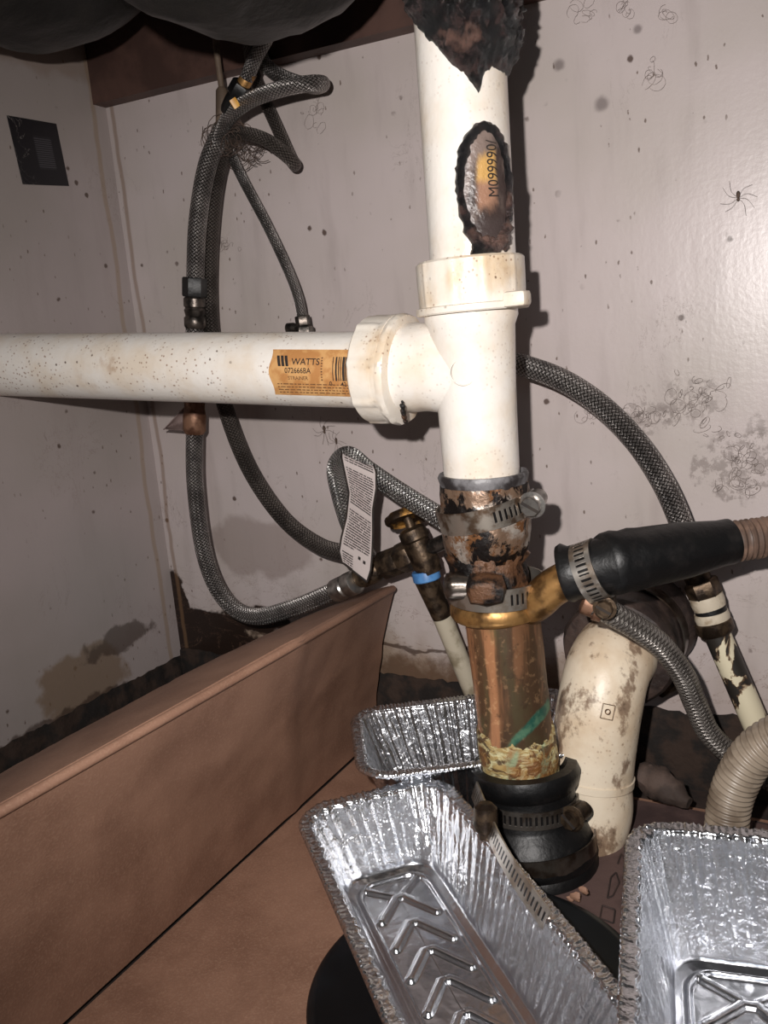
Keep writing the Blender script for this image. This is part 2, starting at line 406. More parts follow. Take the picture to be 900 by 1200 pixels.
def tube(bm, path, rad, seg=20, cap=True, disp=None, uvoff=0):
    """sweep a circle; rad number, list or function of arc length fraction; uv = (turn, metres)"""
    uvl = bm.loops.layers.uv.verify()
    n = len(path); L = [0]
    for i in range(1, n): L.append(L[-1]+(path[i]-path[i-1]).length)
    T = [(path[min(i+1, n-1)]-path[max(i-1, 0)]).normalized() for i in range(n)]
    e = T[0].orthogonal().normalized()
    rings = []
    for i in range(n):
        e = (e - T[i]*e.dot(T[i])).normalized(); f = T[i].cross(e)
        r = rad(L[i]/L[-1]) if callable(rad) else rad[i] if isinstance(rad, (list, tuple)) else rad
        ring = []
        for k in range(seg):
            a = 2*PI*k/seg; dr = e*math.cos(a)+f*math.sin(a); co = path[i]+dr*r
            if disp: co = co + dr*disp(co)
            ring.append(bm.verts.new(co))
        rings.append(ring)
    for i in range(n-1):
        for k in range(seg):
            k2 = (k+1) % seg
            fc = bm.faces.new((rings[i][k], rings[i][k2], rings[i+1][k2], rings[i+1][k]))
            for lp, (uu, vv) in zip(fc.loops, ((k, i), (k+1, i), (k+1, i+1), (k, i+1))): lp[uvl].uv = (uu/seg, L[vv]+uvoff)
    if cap:
        bm.faces.new(rings[0]); bm.faces.new(rings[-1])
    return rings
def lathe(bm, A, Bp, prof, seg=48, mod=None, closed=False, cap=True):
    """prof: (t, r) along A->B in metres; mod(theta, t, r) -> radius; theta 0 faces the camera. uv = (arc metres, 0..1)"""
    uvl = bm.loops.layers.uv.verify()
    w_, e1, e2 = frame(Bp-A, A)
    rings = []
    for t, r in prof:
        rings.append([bm.verts.new(A+w_*t+(e1*math.cos(2*PI*k/seg)+e2*math.sin(2*PI*k/seg))*(mod(2*PI*k/seg, t, r) if mod else r)) for k in range(seg)])
    N = len(prof); R = max(r for t, r in prof)
    t0 = min(t for t, r in prof); t1 = max(t for t, r in prof)
    for i in range(N if closed else N-1):
        j = (i+1) % N
        for k in range(seg):
            k2 = (k+1) % seg
            fc = bm.faces.new((rings[i][k], rings[i][k2], rings[j][k2], rings[j][k]))
            for lp, (kk, q) in zip(fc.loops, ((k, i), (k+1, i), (k+1, j), (k, j))):
                lp[uvl].uv = (2*PI*R*kk/seg, (prof[q][0]-t0)/max(1e-6, t1-t0))
    if cap and not closed:
        bm.faces.new(rings[0]); bm.faces.new(rings[-1])
def sheet(bm, fn, nu, nv, th, uv=True):
    """solid sheet over fn(u,v); th metres of thickness away from the viewer side"""
    uvl = bm.loops.layers.uv.verify()
    top = [[Vector(fn(i/nu, j/nv)) for j in range(nv+1)] for i in range(nu+1)]
    def nrm(i, j):
        a = top[min(i+1, nu)][j]-top[max(i-1, 0)][j]; b = top[i][min(j+1, nv)]-top[i][max(j-1, 0)]
        n = a.cross(b).normalized(); return n if n.dot(CAM-top[i][j]) > 0 else -n
    cx = top[nu//2][nv//2]; s = (top[min(nu//2+1, nu)][nv//2]-cx).cross(top[nu//2][min(nv//2+1, nv)]-cx).dot(CAM-cx)
    def nr(i, j):
        a = top[min(i+1, nu)][j]-top[max(i-1, 0)][j]; b = top[i][min(j+1, nv)]-top[i][max(j-1, 0)]
        return a.cross(b).normalized()*(1 if s > 0 else -1)
    T = [[bm.verts.new(top[i][j]) for j in range(nv+1)] for i in range(nu+1)]
    U = [[bm.verts.new(top[i][j]-nr(i, j)*th) for j in range(nv+1)] for i in range(nu+1)]
    def q(vs, uvs=None):
        f = bm.faces.new(vs)
        if uvs:
            for lp, c in zip(f.loops, uvs): lp[uvl].uv = c
    for i in range(nu):
        for j in range(nv):
            c = [(i/nu, j/nv), ((i+1)/nu, j/nv), ((i+1)/nu, (j+1)/nv), (i/nu, (j+1)/nv)]
            q((T[i][j], T[i+1][j], T[i+1][j+1], T[i][j+1]), c)
            q((U[i][j], U[i][j+1], U[i+1][j+1], U[i+1][j]))
    for i in range(nu):
        q((T[i][0], U[i][0], U[i+1][0], T[i+1][0])); q((T[i][nv], T[i+1][nv], U[i+1][nv], U[i][nv]))
    for j in range(nv):
        q((T[0][j], T[0][j+1], U[0][j+1], U[0][j])); q((T[nu][j], U[nu][j], U[nu][j+1], T[nu][j+1]))
def prism(bm, c, axis, r, h, n=6, ref=None, r2=None):
    """n-sided bar centred at c"""
    w_, e1, e2 = frame(axis, c, ref)
    rr = []
    for t, q in ((-h/2, r*.92), (-h/2+r*.12, r), (h/2-r*.12, r2 or r), (h/2, (r2 or r)*.92)):
        rr.append([bm.verts.new(c+w_*t+(e1*math.cos(2*PI*(k+.5)/n)+e2*math.sin(2*PI*(k+.5)/n))*q) for k in range(n)])
    for a, b in zip(rr, rr[1:]):
        for k in range(n): bm.faces.new((a[k], a[(k+1) % n], b[(k+1) % n], b[k]))
    bm.faces.new(rr[0]); bm.faces.new(rr[-1])
def nz(co, sc, oct_=3): return noise.fractal(Vector(co)*sc, 1.0, 2.0, oct_)
def text_pts(body, size, thin=False):
    cu = bpy.data.curves.new('t', 'FONT'); cu.body = body; cu.size = size; cu.align_x = 'CENTER'; cu.align_y = 'CENTER'
    cu.resolution_u = 3; cu.offset = 0 if thin else size*.010
    ob = bpy.data.objects.new('t', cu); COL.objects.link(ob)
    dg = bpy.context.evaluated_depsgraph_get(); me = bpy.data.meshes.new_from_object(ob.evaluated_get(dg))
    vs = [v.co.copy() for v in me.vertices]; fs = [tuple(p.vertices) for p in me.polygons]
    bpy.data.objects.remove(ob); bpy.data.curves.remove(cu); bpy.data.meshes.remove(me)
    return vs, fs
def text_on(bm, body, size, fn, bold=0, sx=1):
    vs, fs = text_pts(body, size, bold < 0)
    nv = [bm.verts.new(fn(v.x*sx, v.y)) for v in vs]
    for f in fs:
        try: bm.faces.new([nv[i] for i in f])
        except ValueError: pass
def quad_on(bm, fn, x0, y0, x1, y1, n=4):
    rows = [[bm.verts.new(fn(x0+(x1-x0)*i/n, y0+(y1-y0)*j/n)) for j in range(n+1)] for i in range(n+1)]
    for i in range(n):
        for j in range(n): bm.faces.new((rows[i][j], rows[i+1][j], rows[i+1][j+1], rows[i][j+1]))

# ------------------------------------------------------------------ the cabinet
bm = B(); box(bm, (.17, .01, .3225), (1.26, .02, .645)); struct(obj('wall_back', bm, 'wall_back', smooth=False))
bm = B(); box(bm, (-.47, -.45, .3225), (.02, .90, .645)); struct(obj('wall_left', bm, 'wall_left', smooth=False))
bm = B(); box(bm, (.17, -.45, -.01), (1.30, .94, .02)); struct(obj('floor', bm, 'floor', smooth=False))
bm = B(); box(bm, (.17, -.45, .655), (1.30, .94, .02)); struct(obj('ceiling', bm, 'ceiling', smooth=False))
# rotten strips where the painted boards end above the floor
def rough_strip(A, Bp, h, out, name):
    bm = B(); n = 300
    L = []
    for i in range(n+1):
        p = A.lerp(Bp, i/n); hh = h*(1+.05*nz(p, 30)+.04*nz(p, 160))
        o1 = out*(.004+.003*nz(p, 90))
        L.append([bm.verts.new(p+Vector((0, 0, 0))+out*.004), bm.verts.new(p+o1+Vector((0, 0, hh*.5))), bm.verts.new(p+out*.001+Vector((0, 0, hh))), bm.verts.new(p-out*.004+Vector((0, 0, hh))), bm.verts.new(p-out*.004)])
    for a, b in zip(L, L[1:]):
        for k in range(5): bm.faces.new((a[k], a[(k+1) % 5], b[(k+1) % 5], b[k]))
    bm.faces.new(L[0]); bm.faces.new(L[-1])
    struct(obj(name, bm, 'rot'))
rough_strip(Vector((-.46, 0, 0)), Vector((.5, 0, 0)), .047, Vector((0, -1, 0)), 'baseboard_back')
rough_strip(Vector((-.46, -.85, 0)), Vector((-.46, 0, 0)), .042, Vector((1, 0, 0)), 'baseboard_left')
# brown board across the top of the back wall
bm = B()
a = P(104, 124, Y=-.012); b = P(480, 30, Y=-.012)
bb = a + (b-a)*3.0
vs = [bm.verts.new(q) for q in (Vector((-.4598, -.012, a.z)), Vector((bb.x, -.012, bb.z)), Vector((bb.x, -.012, .64)), Vector((-.4598, -.012, .64)))]
ws = [bm.verts.new(v.co+Vector((0, .0118, 0))) for v in vs]
bm.faces.new(vs); bm.faces.new(ws)
for i in range(4): bm.faces.new((vs[i], vs[(i+1) % 4], ws[(i+1) % 4], ws[i]))
struct(obj('trim_1', bm, 'board', smooth=False))

# ------------------------------------------------------------------ sink overhead
sk = thing('sink', 'black undersides of two kitchen sink bowls overhead at top left', 'sink', (-.2, -.2, .62))
def bowl(cx, cy, hx, hy, zb, zt, e=2.6):
    bm = B(); seg = 64; rings = []
    for i in range(25):
        t = i/24*PI/2
        s = abs(math.sin(t))**(2/e); c = abs(math.cos(t))**(2/e)
        ring = []
        for k in range(seg):
            a = 2*PI*k/seg; ca, sa = math.cos(a), math.sin(a)
            px_ = math.copysign(abs(ca)**(2/3.2), ca)*hx*s; py_ = math.copysign(abs(sa)**(2/3.2), sa)*hy*s
            z = zb + (zt-zb)*(1-c); co = Vector((cx+px_, cy+py_, z)); ring.append(bm.verts.new(co+Vector((0, 0, .002*nz(co, 40)))))
        rings.append(ring)
    for r0, r1 in zip(rings, rings[1:]):
        for k in range(seg): bm.faces.new((r0[k], r0[(k+1) % seg], r1[(k+1) % seg], r1[k]))
    bmesh.ops.remove_doubles(bm, verts=bm.verts, dist=1e-6)
    return bm
obj('basin', bowl(-.38, -.15, .076, .13, .437, .64), 'blacksink', sk)
obj('basin', bowl(-.225, -.165, .078, .115, .402, .64), 'blacksink', sk)
bm = B(); box(bm, (-.22, -.22, .642), (.46, .36, .006), bev=.002); obj('rim', bm, 'blacksink', sk)

# ------------------------------------------------------------------ main drain stack
YP = -.11
def rad_px(wpx, p): return wpx/2*depth(p)/F
pT, pB = P(534, -40, Y=YP), P(554, 306, Y=YP)
axis0 = (pB-pT).normalized()
stk = thing('drain_pipe', 'upright white plastic drain pipe coming down from the sink, smeared with tar', 'pipe', pB)
R0 = .0192
bm = B(); top = pT + (pT-pB)*.9
tube(bm, [top.lerp(pB, i/30) for i in range(31)], R0, 48)
obj('pipe', bm, 'pvc', stk)
# tar lump round its top, lower edge hangs to a tip
_, ea, eb = frame(axis0, pT)
def on_pipe(xp, yp, off=0):           # image place -> point on the pipe's front surface
    c0 = P(534+(xp-540)*0, yp, Y=YP); t = (c0-pT).dot(axis0); c = pT+axis0*t
    r_ = P(xp, yp, Y=c.y)-c; s_ = max(-.999, min(.999, r_.dot(eb)/R0)); return t, math.asin(s_)
def cyl(t, th, r): return pT+axis0*t+(ea*math.cos(th)+eb*math.sin(th))*r
import bisect
def interp(x, xs, ys):
    if x <= xs[0]: return ys[0]
    if x >= xs[-1]: return ys[-1]
    i = bisect.bisect(xs, x)-1; f = (x-xs[i])/(xs[i+1]-xs[i]); return ys[i]+(ys[i+1]-ys[i])*f
bpts = [on_pipe(*q) for q in ((483, 18), (496, 42), (512, 66), (530, 92), (545, 106), (556, 120), (561, 128), (566, 112), (572, 99), (588, 100))]
bth = [-PI]+[-1.9]+[q[1] for q in bpts]+[1.6, 2.3, PI]; bt = [bpts[0][0]-.01, bpts[0][0]-.005]+[q[0] for q in bpts]+[bpts[-1][0], bpts[-1][0]-.008, bpts[0][0]-.01]
bm = B(); NU, NV = 150, 60; rows = []
tmin = -.075
for j in range(NV+1):
    row = []
    for k in range(NU):
        th = -PI+2*PI*k/NU; be = interp(th, bth, bt)+.0016*nz((th*3, 0, 5), 3)
        f = j/NV; t = be+(tmin-be)*f
        q = pT+axis0*t+(ea*math.cos(th)+eb*math.sin(th))*R0
        thick = min(1, f*9)**.5*(.0016+.0050*f+.0050*abs(nz(q, 120, 4))+.0032*nz(q, 330, 2)) if f > 0 else -.0004
        if th > .6: thick += .0032*min(1, f*8)
        row.append(bm.verts.new(cyl(t, th, R0+max(thick, -.0004))))
    rows.append(row)
for a, b in zip(rows, rows[1:]):
    for k in range(NU): bm.faces.new((a[k], a[(k+1) % NU], b[(k+1) % NU], b[k]))
o = obj('tar', bm, 'tar', stk, autosmooth=60); o['label'] = 'black lumpy tar'
# oval scar with old printed label showing inside
tc, thc = on_pipe(571, 236); t_top, _ = on_pipe(571, 162); half_t = (on_pipe(571, 302)[0]-t_top)/2; half_th = .62
cth = .42
def scar(u, v):                       # u,v in 0..1
    return cyl(t_top+2*half_t*v, cth+(u-.5)*2*half_th, R0+.0005)
bm = B(); uvl = bm.loops.layers.uv.verify(); rr = []
for i in range(13):
    ring = []
    for k in range(72):
        a = 2*PI*k/72; q = i/12*.93; ring.append((bm.verts.new(scar(.5+.5*q*math.cos(a), .5+.5*q*math.sin(a))+ (ea*.0006)), (.5+.5*q*math.cos(a), .5+.5*q*math.sin(a))))
    rr.append(ring)
for a, b in zip(rr, rr[1:]):
    for k in range(72):
        k2 = (k+1) % 72; f = bm.faces.new((a[k][0], a[k2][0], b[k2][0], b[k][0]))
        for lp, c in zip(f.loops, (a[k], a[k2], b[k2], b[k])): lp[uvl].uv = c[1]
bmesh.ops.remove_doubles(bm, verts=bm.verts, dist=1e-7)
obj('old_label', bm, 'gouge', stk)['label'] = 'yellowed scrap of printed label inside the tar ring'
bm = B()
def ringpath(q, j=0): return [scar(.5+.5*q*math.cos(2*PI*k/90), .5+.5*q*math.sin(2*PI*k/90))+ea*.0004 for k in range(91)]
pts = ringpath(.97); tube(bm, pts, [.0017+.0014*abs(nz(p, 200)) + (.0008 if p.z < scar(.5, .8).z else 0) for p in pts], 10, disp=lambda c: .0008*nz(c, 500))
a = cyl(on_pipe(560, 290)[0], on_pipe(560, 290)[1], R0); 
for k in range(16):
    u_ = random.uniform(.15, 1.0); c = scar(u_, random.uniform(.90, 1.02)); r_ = bmesh.ops.create_icosphere(bm, subdivisions=2, radius=random.uniform(.0014, .0028))
    for v in r_['verts']: v.co = v.co + c + v.co.normalized()*.0008*nz(v.co+c, 400)
obj('tar_ring', bm, 'tar', stk, autosmooth=70)
bm = B(); tt, th0 = on_pipe(578, 212)
text_on(bm, 'M099990/', .0066, lambda x_, y_: cyl(tt-x_, th0-.06-y_/R0, R0+.0016), -1, sx=.85)
obj('lettering', bm, 'ink', stk)['label'] = 'black number printed sideways'
# brown nut scrap at the pipe's far top left
# ---- tee
def nut(bm, A, Bp, r, ribs=8, rib=.0016, lip=.0015):
    h = (Bp-A).length
    prof = [(0, r*.80), (0, r-.001), (.001, r), (h*.3, r), (h*.62, r*.995), (h-.0035, r*.985), (h-.003, r+lip), (h-.0006, r+lip), (h, r+lip-.0006), (h, r*.80)]
    def mod(th, t, rr_):
        if rr_ < r*.9 or not ribs or t > h-.0032: return rr_
        c = math.cos((th-.9)*ribs/1); return rr_ + rib*max(0, (c-.80)/.2)**.6
    lathe(bm, A, Bp, prof, 144, mod)
tee = thing('tee_fitting', 'white plastic tee fitting joining the level pipe to the upright one', 'pipe fitting', P(565, 560, Y=YP))
c1, c2 = P(552, 368, Y=YP), P(565, 566, Y=YP)
bm = B(); L = (c2-c1).length
lathe(bm, c1-(c2-c1).normalized()*.004, c2, [(0, .0195), (.002, .0212), (.006, .0212), (.010, .0196), (.03, .0187), (.05, .0182), (L+.003, .0178), (L+.004, .0165)], 64)
obj('tee_body', bm, 'pvc', tee)
hA, hB = P(430, 433, Y=YP), P(560, 436, Y=YP)          # branch axis
hd = (hB-hA).normalized()
bm = B(); br = [hB, P(530, 436, Y=YP), P(500, 431, Y=YP), P(466, 431, Y=YP)]
tube(bm, catmull(br, 8), lambda s_: .0178+.0032*min(1, s_*1.4), 56)
# swept throat below the branch
obj('branch_socket', bm, 'pvc', tee)
bm = B(); w_, e1_, e2_ = frame(P(565, 560, Y=YP)-P(555, 380, Y=YP), c1)
tube(bm, [P(543, 436, Y=YP-.0185)+ (SRIGHT*math.cos(a)+SUP*math.sin(a))*.0058 for a in [2*PI*i/40 for i in range(41)]], .0003, 6)
obj('mould_ring', bm, 'pvc', tee)
tn = thing('slip_nut', 'white slip nut clamping the upright pipe into the top of the tee', 'nut', P(553, 336, Y=YP))
bm = B(); nut(bm, P(550, 304, Y=YP), P(554, 366, Y=YP), .0240, 10, .0004); obj('collar', bm, 'pvc_nut', tn)
bm = B()
c = P(606, 350, Y=YP-.012); box(bm, c, (.010, .010, .0065), bev=.0015); 
obj('lug', bm, 'pvc_nut', tn)
ln_ = thing('slip_nut', 'white slip nut on the level pipe at the left side of the tee', 'nut', P(455, 433, Y=YP))
bm = B(); nut(bm, P(436, 433, Y=YP), P(470, 433, Y=YP), .0256, 8, .0007, .0004); obj('collar', bm, 'pvc_nut', ln_)
bm = B(); A_ = P(466, 433, Y=YP); B_ = P(484, 434, Y=YP)
lathe(bm, A_, B_, [(0, .0235), (.001, .0262), (.003, .0266), (.0048, .0258), (.0055, .023)], 96, lambda th, t, r: r+.0005*nz((math.cos(th)*3, math.sin(th)*3, t*300), 2))
obj('gasket_lip', bm, 'pvc_nut', ln_)
bm = B()
for k in range(26):
    a = random.uniform(-1.5, -.75); c = P(476, 434, Y=YP)+SUP*math.sin(a)*.0250-SRIGHT*.0105*math.cos(a)*.3-SFWD*math.cos(a)*.0255
    r_ = bmesh.ops.create_icosphere(bm, subdivisions=2, radius=random.uniform(.0005, .0014))
    for v in r_['verts']: v.co = v.co*(1+.3*nz(v.co*900+c, 1))+c
obj('tar_drip', bm, 'grime', ln_)
# ---- level pipe
hp = thing('drain_pipe', 'level white plastic pipe, rust freckled, with a tan sticker, running to the left wall', 'pipe', P(430, 434, Y=YP))
A_, B_ = P(-30, 427, Y=YP-.018), P(470, 434.5, Y=YP); hx = (B_-A_).normalized()
A_ = A_ + hx*(max(0, (-.4598-A_.x)/hx.x))
RH = .0186
bm = B(); tube(bm, [A_.lerp(B_, i/60) for i in range(61)], RH, 56); obj('pipe', bm, 'pvc_dirty', hp)
_, fa, fb = frame(hx, P(385, 434, Y=YP))
s0 = (P(344, 434, Y=YP)-A_).dot(hx); s1 = (P(430, 434, Y=YP)-A_).dot(hx)
def onh(s, ph, off): return A_+hx*s+(fa*math.cos(ph)+fb*math.sin(ph))*(RH+off)
bm = B(); PH0, PH1 = math.radians(-42), math.radians(30)
sheet(bm, lambda u, v: onh(s0+(s1-s0)*u + (.0008*math.sin(v*9) if u == 0 else 0), PH0+(PH1-PH0)*v, .00025), 24, 16, .0002)
st = obj('sticker', bm, 'sticker', hp); st['label'] = 'tan product sticker with printing and a barcode'
def sf(x_, y_): return onh(s0+x_, PH0+(y_)/RH, .0004)
W_ = s1-s0; H_ = (PH1-PH0)*RH
bm = B(); Tt = lambda s_, z_, cx, cy, sx=1: text_on(bm, s_, z_, lambda x_, y_: sf(cx+x_, cy+y_), sx=sx)
Tt('WATTS', .0044, W_*.46, H_*.73, 1.05)
Tt('072666BA', .0036, W_*.36, H_*.55, .95)
text_on(bm, '0', .003, lambda x_, y_: sf(W_*.77+x_, H_*.30+y_)); text_on(bm, '42', .003, lambda x_, y_: sf(W_*.93+x_, H_*.29+y_))
for i, (bx, bw) in enumerate(((.80, .010), (.835, .020), (.87, .012), (.895, .010), (.92, .03), (.955, .014), (.975, .02))):
    quad_on(bm, sf, W_*bx, H_*(.36), W_*(bx+bw), H_*.84, 3)
# the slanted mark left of the name
for dx in (0, .05, .10):
    x0 = W_*(.08+dx); quad_on(bm, lambda a_1, b_1: sf(x0+W_*(a_1*.036+(1-b_1)*.028), H_*(.64+.22*b_1)), 0, 0, 1, 1, 5)
obj('lettering', bm, 'ink', st)
bm = B(); Tt('STRAINER', .0025, W_*.36, H_*.40)
for i in range(4):
    yy = H_*(.07+.065*i); xx = W_*.08
    while xx < W_*.98:
        w1 = random.uniform(.02, .07)*W_; quad_on(bm, sf, xx, yy, min(xx+w1, W_*.99), yy+H_*.022, 1); xx += w1+W_*.015
for i in range(9): quad_on(bm, sf, W_*.655, H_*(.36+.055*i), W_*.675, H_*(.39+.055*i), 1)
obj('small_print', bm, 'inkfade', st)

# ---- clamps
def clamp(name, parent, C0, axis, r, wid, mat, scr_th=None, thick=.0009, screw=.0055, arc=None, headdir=1, tiltmat='steel'):
    ax = axis.normalized(); A = C0-ax*wid/2; Bq = C0+ax*wid/2
    bm = B()
    lathe(bm, A, Bq, [(0, r), (0, r+thick), (wid, r+thick), (wid, r)], 120, closed=True)
    o = obj(name, bm, mat, parent, autosmooth=30)
    if scr_th is not None:
        w_, e1_, e2_ = frame(ax, A); rd = e1_*math.cos(scr_th)+e2_*math.sin(scr_th); tg = (-e1_*math.sin(scr_th)+e2_*math.cos(scr_th))
        if tg.dot(CAM-C0)*headdir < 0: tg = -tg
        c = C0+rd*(r+screw*.9)
        bm = B(); rot = Matrix((tg, rd, ax)).transposed()
        box(bm, C0+rd*(r+.0016), (screw*3.2, .002, wid*.9), rot, .0006)
        lathe(bm, c-tg*screw*1.5, c+tg*screw*1.2, [(0, screw*.5), (.0008, screw*.95), (screw*2.4, screw*.95), (screw*2.7, screw*.6)], 32)
        h = obj('screw_housing', bm, mat if False else tiltmat, o)
        bm = B(); prism(bm, c+tg*screw*1.9, tg, screw*1.05, screw*.9, 8); 
        lathe(bm, c+tg*screw*1.3, c+tg*screw*2.6, [(0, screw*1.35), (screw*.25, screw*1.4), (screw*.3, screw*1.1)], 32)
        obj('screw', bm, tiltmat, o)
        bm = B(); w2 = rd*math.cos(.7)+ax*math.sin(.7); w3 = tg.cross(w2)
        box(bm, c+tg*screw*2.37, (screw*1.9, screw*.32, screw*.05), Matrix((w2, w3, tg)).transposed()); obj('screw_slot', bm, 'ink', o)
    return o
# ---- banded coupling under the tee
cp = thing('pipe_coupling', 'rusty metal-banded coupling with a clamp, directly below the white tee', 'coupling', P(573, 665, Y=YP))
kT, kB = P(566, 553, Y=YP), P(573, 690, Y=YP); kax = (kB-kT).normalized(); KL = (kB-kT).length
def lump(amp, sc): return lambda th, t, r: r+amp*nz((math.cos(th)*r*sc, math.sin(th)*r*sc, t*sc), 1, 4)
bm = B(); lathe(bm, kT, kB, [(.004, .0182), (0, .0190), (0, .0207), (.0015, .0213), (.003, .0209), (.006, .0203)], 72, lump(.0004, 300), cap=False); obj('rubber_lip', bm, simple('grey_rubber_lip', (44, 40, 40), (124, 122, 124), 70, .45, 0, .0004, 260), cp)
bm = B(); lathe(bm, kT, kB, [(.005, .0190), (.0052, .0208), (.009, .0212), (.016, .0206), (.018, .0214), (.028, .0212), (.034, .0206), (.038, .0195), (.041, .0185), (.042, .017)], 96, lump(.0006, 260)); obj('sleeve', bm, 'rust_sleeve', cp)
cr = kT+kax*.0118
clamp('hose_clamp', cp, P(567, 597, Y=YP), kax+SRIGHT*.20, .0216, .0105, 'band_top', 1.2, screw=.0045)
# tar round the joint below
bm = B(); lathe(bm, kT+kax*.036, kB, [(0, .0175), (.003, .0195), (.008, .0178), (.014, .0188), (.020, .0196), (.026, .0188), (.028, .017)], 120, lump(.0022, 160)); obj('tar_joint', bm, 'grime', cp, autosmooth=60)
lc = thing('hose_clamp', 'tar-blackened steel band clamp at the top of the brass pipe', 'hose clamp', P(580, 690, Y=YP))
C0 = P(582, 688, Y=YP); bax = (P(585, 760, Y=YP)-P(579, 650, Y=YP)).normalized()
bm = B(); wd = .0105
lathe(bm, C0-bax*wd/2, C0+bax*wd/2, [(0, .0222), (0, .0231), (wd, .0231), (wd, .0222)], 120, closed=True); obj('band', bm, 'band_low', lc, autosmooth=30)
bm = B(); c = P(540, 687, Y=YP-.018)
lathe(bm, c+SRIGHT*-.008, c+SRIGHT*.008, [(0, .003), (.0012, .006), (.004, .0068), (.011, .0062), (.0135, .0068), (.0145, .005), (.0155, .002)], 40, lump(.0006, 300)); o = obj('screw', bm, 'band_plain', lc, autosmooth=60)
bm = B(); c = P(572, 690, Y=YP-.0225)
lathe(bm, c-SRIGHT*.010, c+SRIGHT*.008, [(0, .002), (.002, .0068), (.009, .0075), (.016, .0066), (.018, .002)], 40, lump(.0012, 250)); obj('screw_housing', bm, 'grime', lc, autosmooth=60)

# ---- brass pipe with side branch
bp = thing('brass_pipe', 'brown tarnished brass pipe with a side branch, green crust at its foot', 'pipe', P(609, 900, Y=YP))
q0, q1 = P(586, 700, Y=YP), P(612, 925, Y=YP); qa = (q1-q0).normalized(); QL = (q1-q0).length
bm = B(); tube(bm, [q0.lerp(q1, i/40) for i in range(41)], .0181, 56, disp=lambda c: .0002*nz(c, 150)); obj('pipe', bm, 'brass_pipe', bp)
bm = B(); cc = P(583, 712, Y=YP); fax = (bax+SRIGHT*.05).normalized()
lathe(bm, cc-fax*.006, cc+fax*.006, [(0, .0185), (.001, .0215), (.003, .0226), (.0065, .0230), (.0085, .0222), (.010, .0195)], 80, lump(.0003, 200)); obj('flange', bm, 'gold', bp)
bm = B(); b0, b1, b2, b3 = P(600, 722, Y=YP+.004), P(628, 706, Y=YP-.004), P(652, 686, Y=YP-.004), P(700, 664, Y=YP-.002)
tube(bm, catmull([b0, b1, b2, b3], 10), .0088, 32); obj('branch', bm, 'gold', bp)
bm = B(); t0 = (P(604, 850, Y=YP)-q0).length
lathe(bm, q0+qa*(t0-.002), q1, [(0, .0181), (.002, .0188), (.010, .0191), (.020, .0193), (QL-t0+.002, .0188)], 96, lambda th, t, r: r+.0011*nz((math.cos(th)*3, math.sin(th)*3+t*120, t*260), 1, 4) + (-.0014 if t < .004+.004*math.sin(th*2+1) else 0)); o = obj('mineral_crust', bm, 'patina', bp, autosmooth=60); o['label'] = 'yellowish green crust'
# ---- black reducer coupling at the floor
rc = thing('rubber_reducer', 'large stepped black rubber coupling gripping the foot of the brass pipe', 'coupling', P(628, 1040, Y=YP-.004))
r0, r1 = P(613, 893, Y=YP), P(630, 1060, Y=YP-.006); rax = (r1-r0).normalized(); RL = (r1-r0).length
r1 = r0 + rax*((0.0118-r0.z)/rax.z); RL = (r1-r0).length
bm = B(); k = RL
lathe(bm, r0, r1, [(.006, .0190), (0, .0215), (.0005, .0262), (.004, .0276), (.010, .0262), (.012, .0242), (.026, .0240), (.028, .0250), (.032, .0285), (.040, .0316), (.045, .0324), (.0475, .0312), (.050, .0324), (.060, .0326), (.063, .0308), (.066, .0308), (min(.078, k-.004), .0300), (k, .0285)], 96, lump(.0003, 120)); obj('body', bm, 'blackrub', rc)
clamp('hose_clamp', rc, r0+rax*.0195, rax+SRIGHT*-.06, .0243, .0085, 'band_dull', 1.02, screw=.0044, tiltmat='bronze')
o = clamp('hose_clamp', rc, r0+rax*(RL*.83), rax, .0312, .0090, 'band_plain', None)
# loose end of the lower clamp sticking out over the tray
bm = B(); bs = catmull([P(556, 925, Y=-.134), P(581, 985, Z=.057), P(610, 1035, Z=.054), P(642, 1080, Z=.051)], 8)
uvl = bm.loops.layers.uv.verify(); prev = None; Ls = 0
for i, p in enumerate(bs):
    tg = (bs[min(i+1, len(bs)-1)]-bs[max(i-1, 0)]).normalized(); up = Vector((.35, .2, 1)); up = (up-tg*up.dot(tg)).normalized()*.0042; nn = tg.cross(up).normalized()*.0004
    if prev: Ls += (p-bs[i-1]).length
    cur = [bm.verts.new(p+up+nn), bm.verts.new(p-up+nn), bm.verts.new(p-up-nn), bm.verts.new(p+up-nn)], Ls
    if prev:
        for q in range(4):
            f = bm.faces.new((prev[0][q], prev[0][(q+1) % 4], cur[0][(q+1) % 4], cur[0][q]))
            vv = ((1, 0), (0, 0), (0, 1), (1, 1))[q]
            for lp, c in zip(f.loops, ((prev[1], vv[0]), (prev[1], vv[1]), (cur[1], vv[1]), (cur[1], vv[0]))): lp[uvl].uv = c
    else: bm.faces.new(cur[0])
    prev = cur
bm.faces.new(prev[0]); obj('clamp_strap', bm, 'band', rc, smooth=False)
bm = B(); c = P(569, 962, Z=.059)
lathe(bm, c+SUP*.008, c-SUP*.008, [(0, .003), (.002, .0052), (.010, .0055), (.0125, .0045), (.0128, .0032), (.016, .0028)], 24); obj('screw', bm, 'bronze', rc)
bm = B()
for dx, dy, s_ in ((0, 0, 1), (9, -7, .8), (-7, 3, .6)):
    c = P(675+dx, 1050+dy, Y=r1.y-.029); r_ = bmesh.ops.create_icosphere(bm, subdivisions=2, radius=.0022*s_)
    for v in r_['verts']: v.co = Vector((v.co.x*1.3, v.co.y*.5, v.co.z))*(1+.5*nz(v.co*800+c, 1))+c
obj('putty_crumb', bm, 'card', rc)

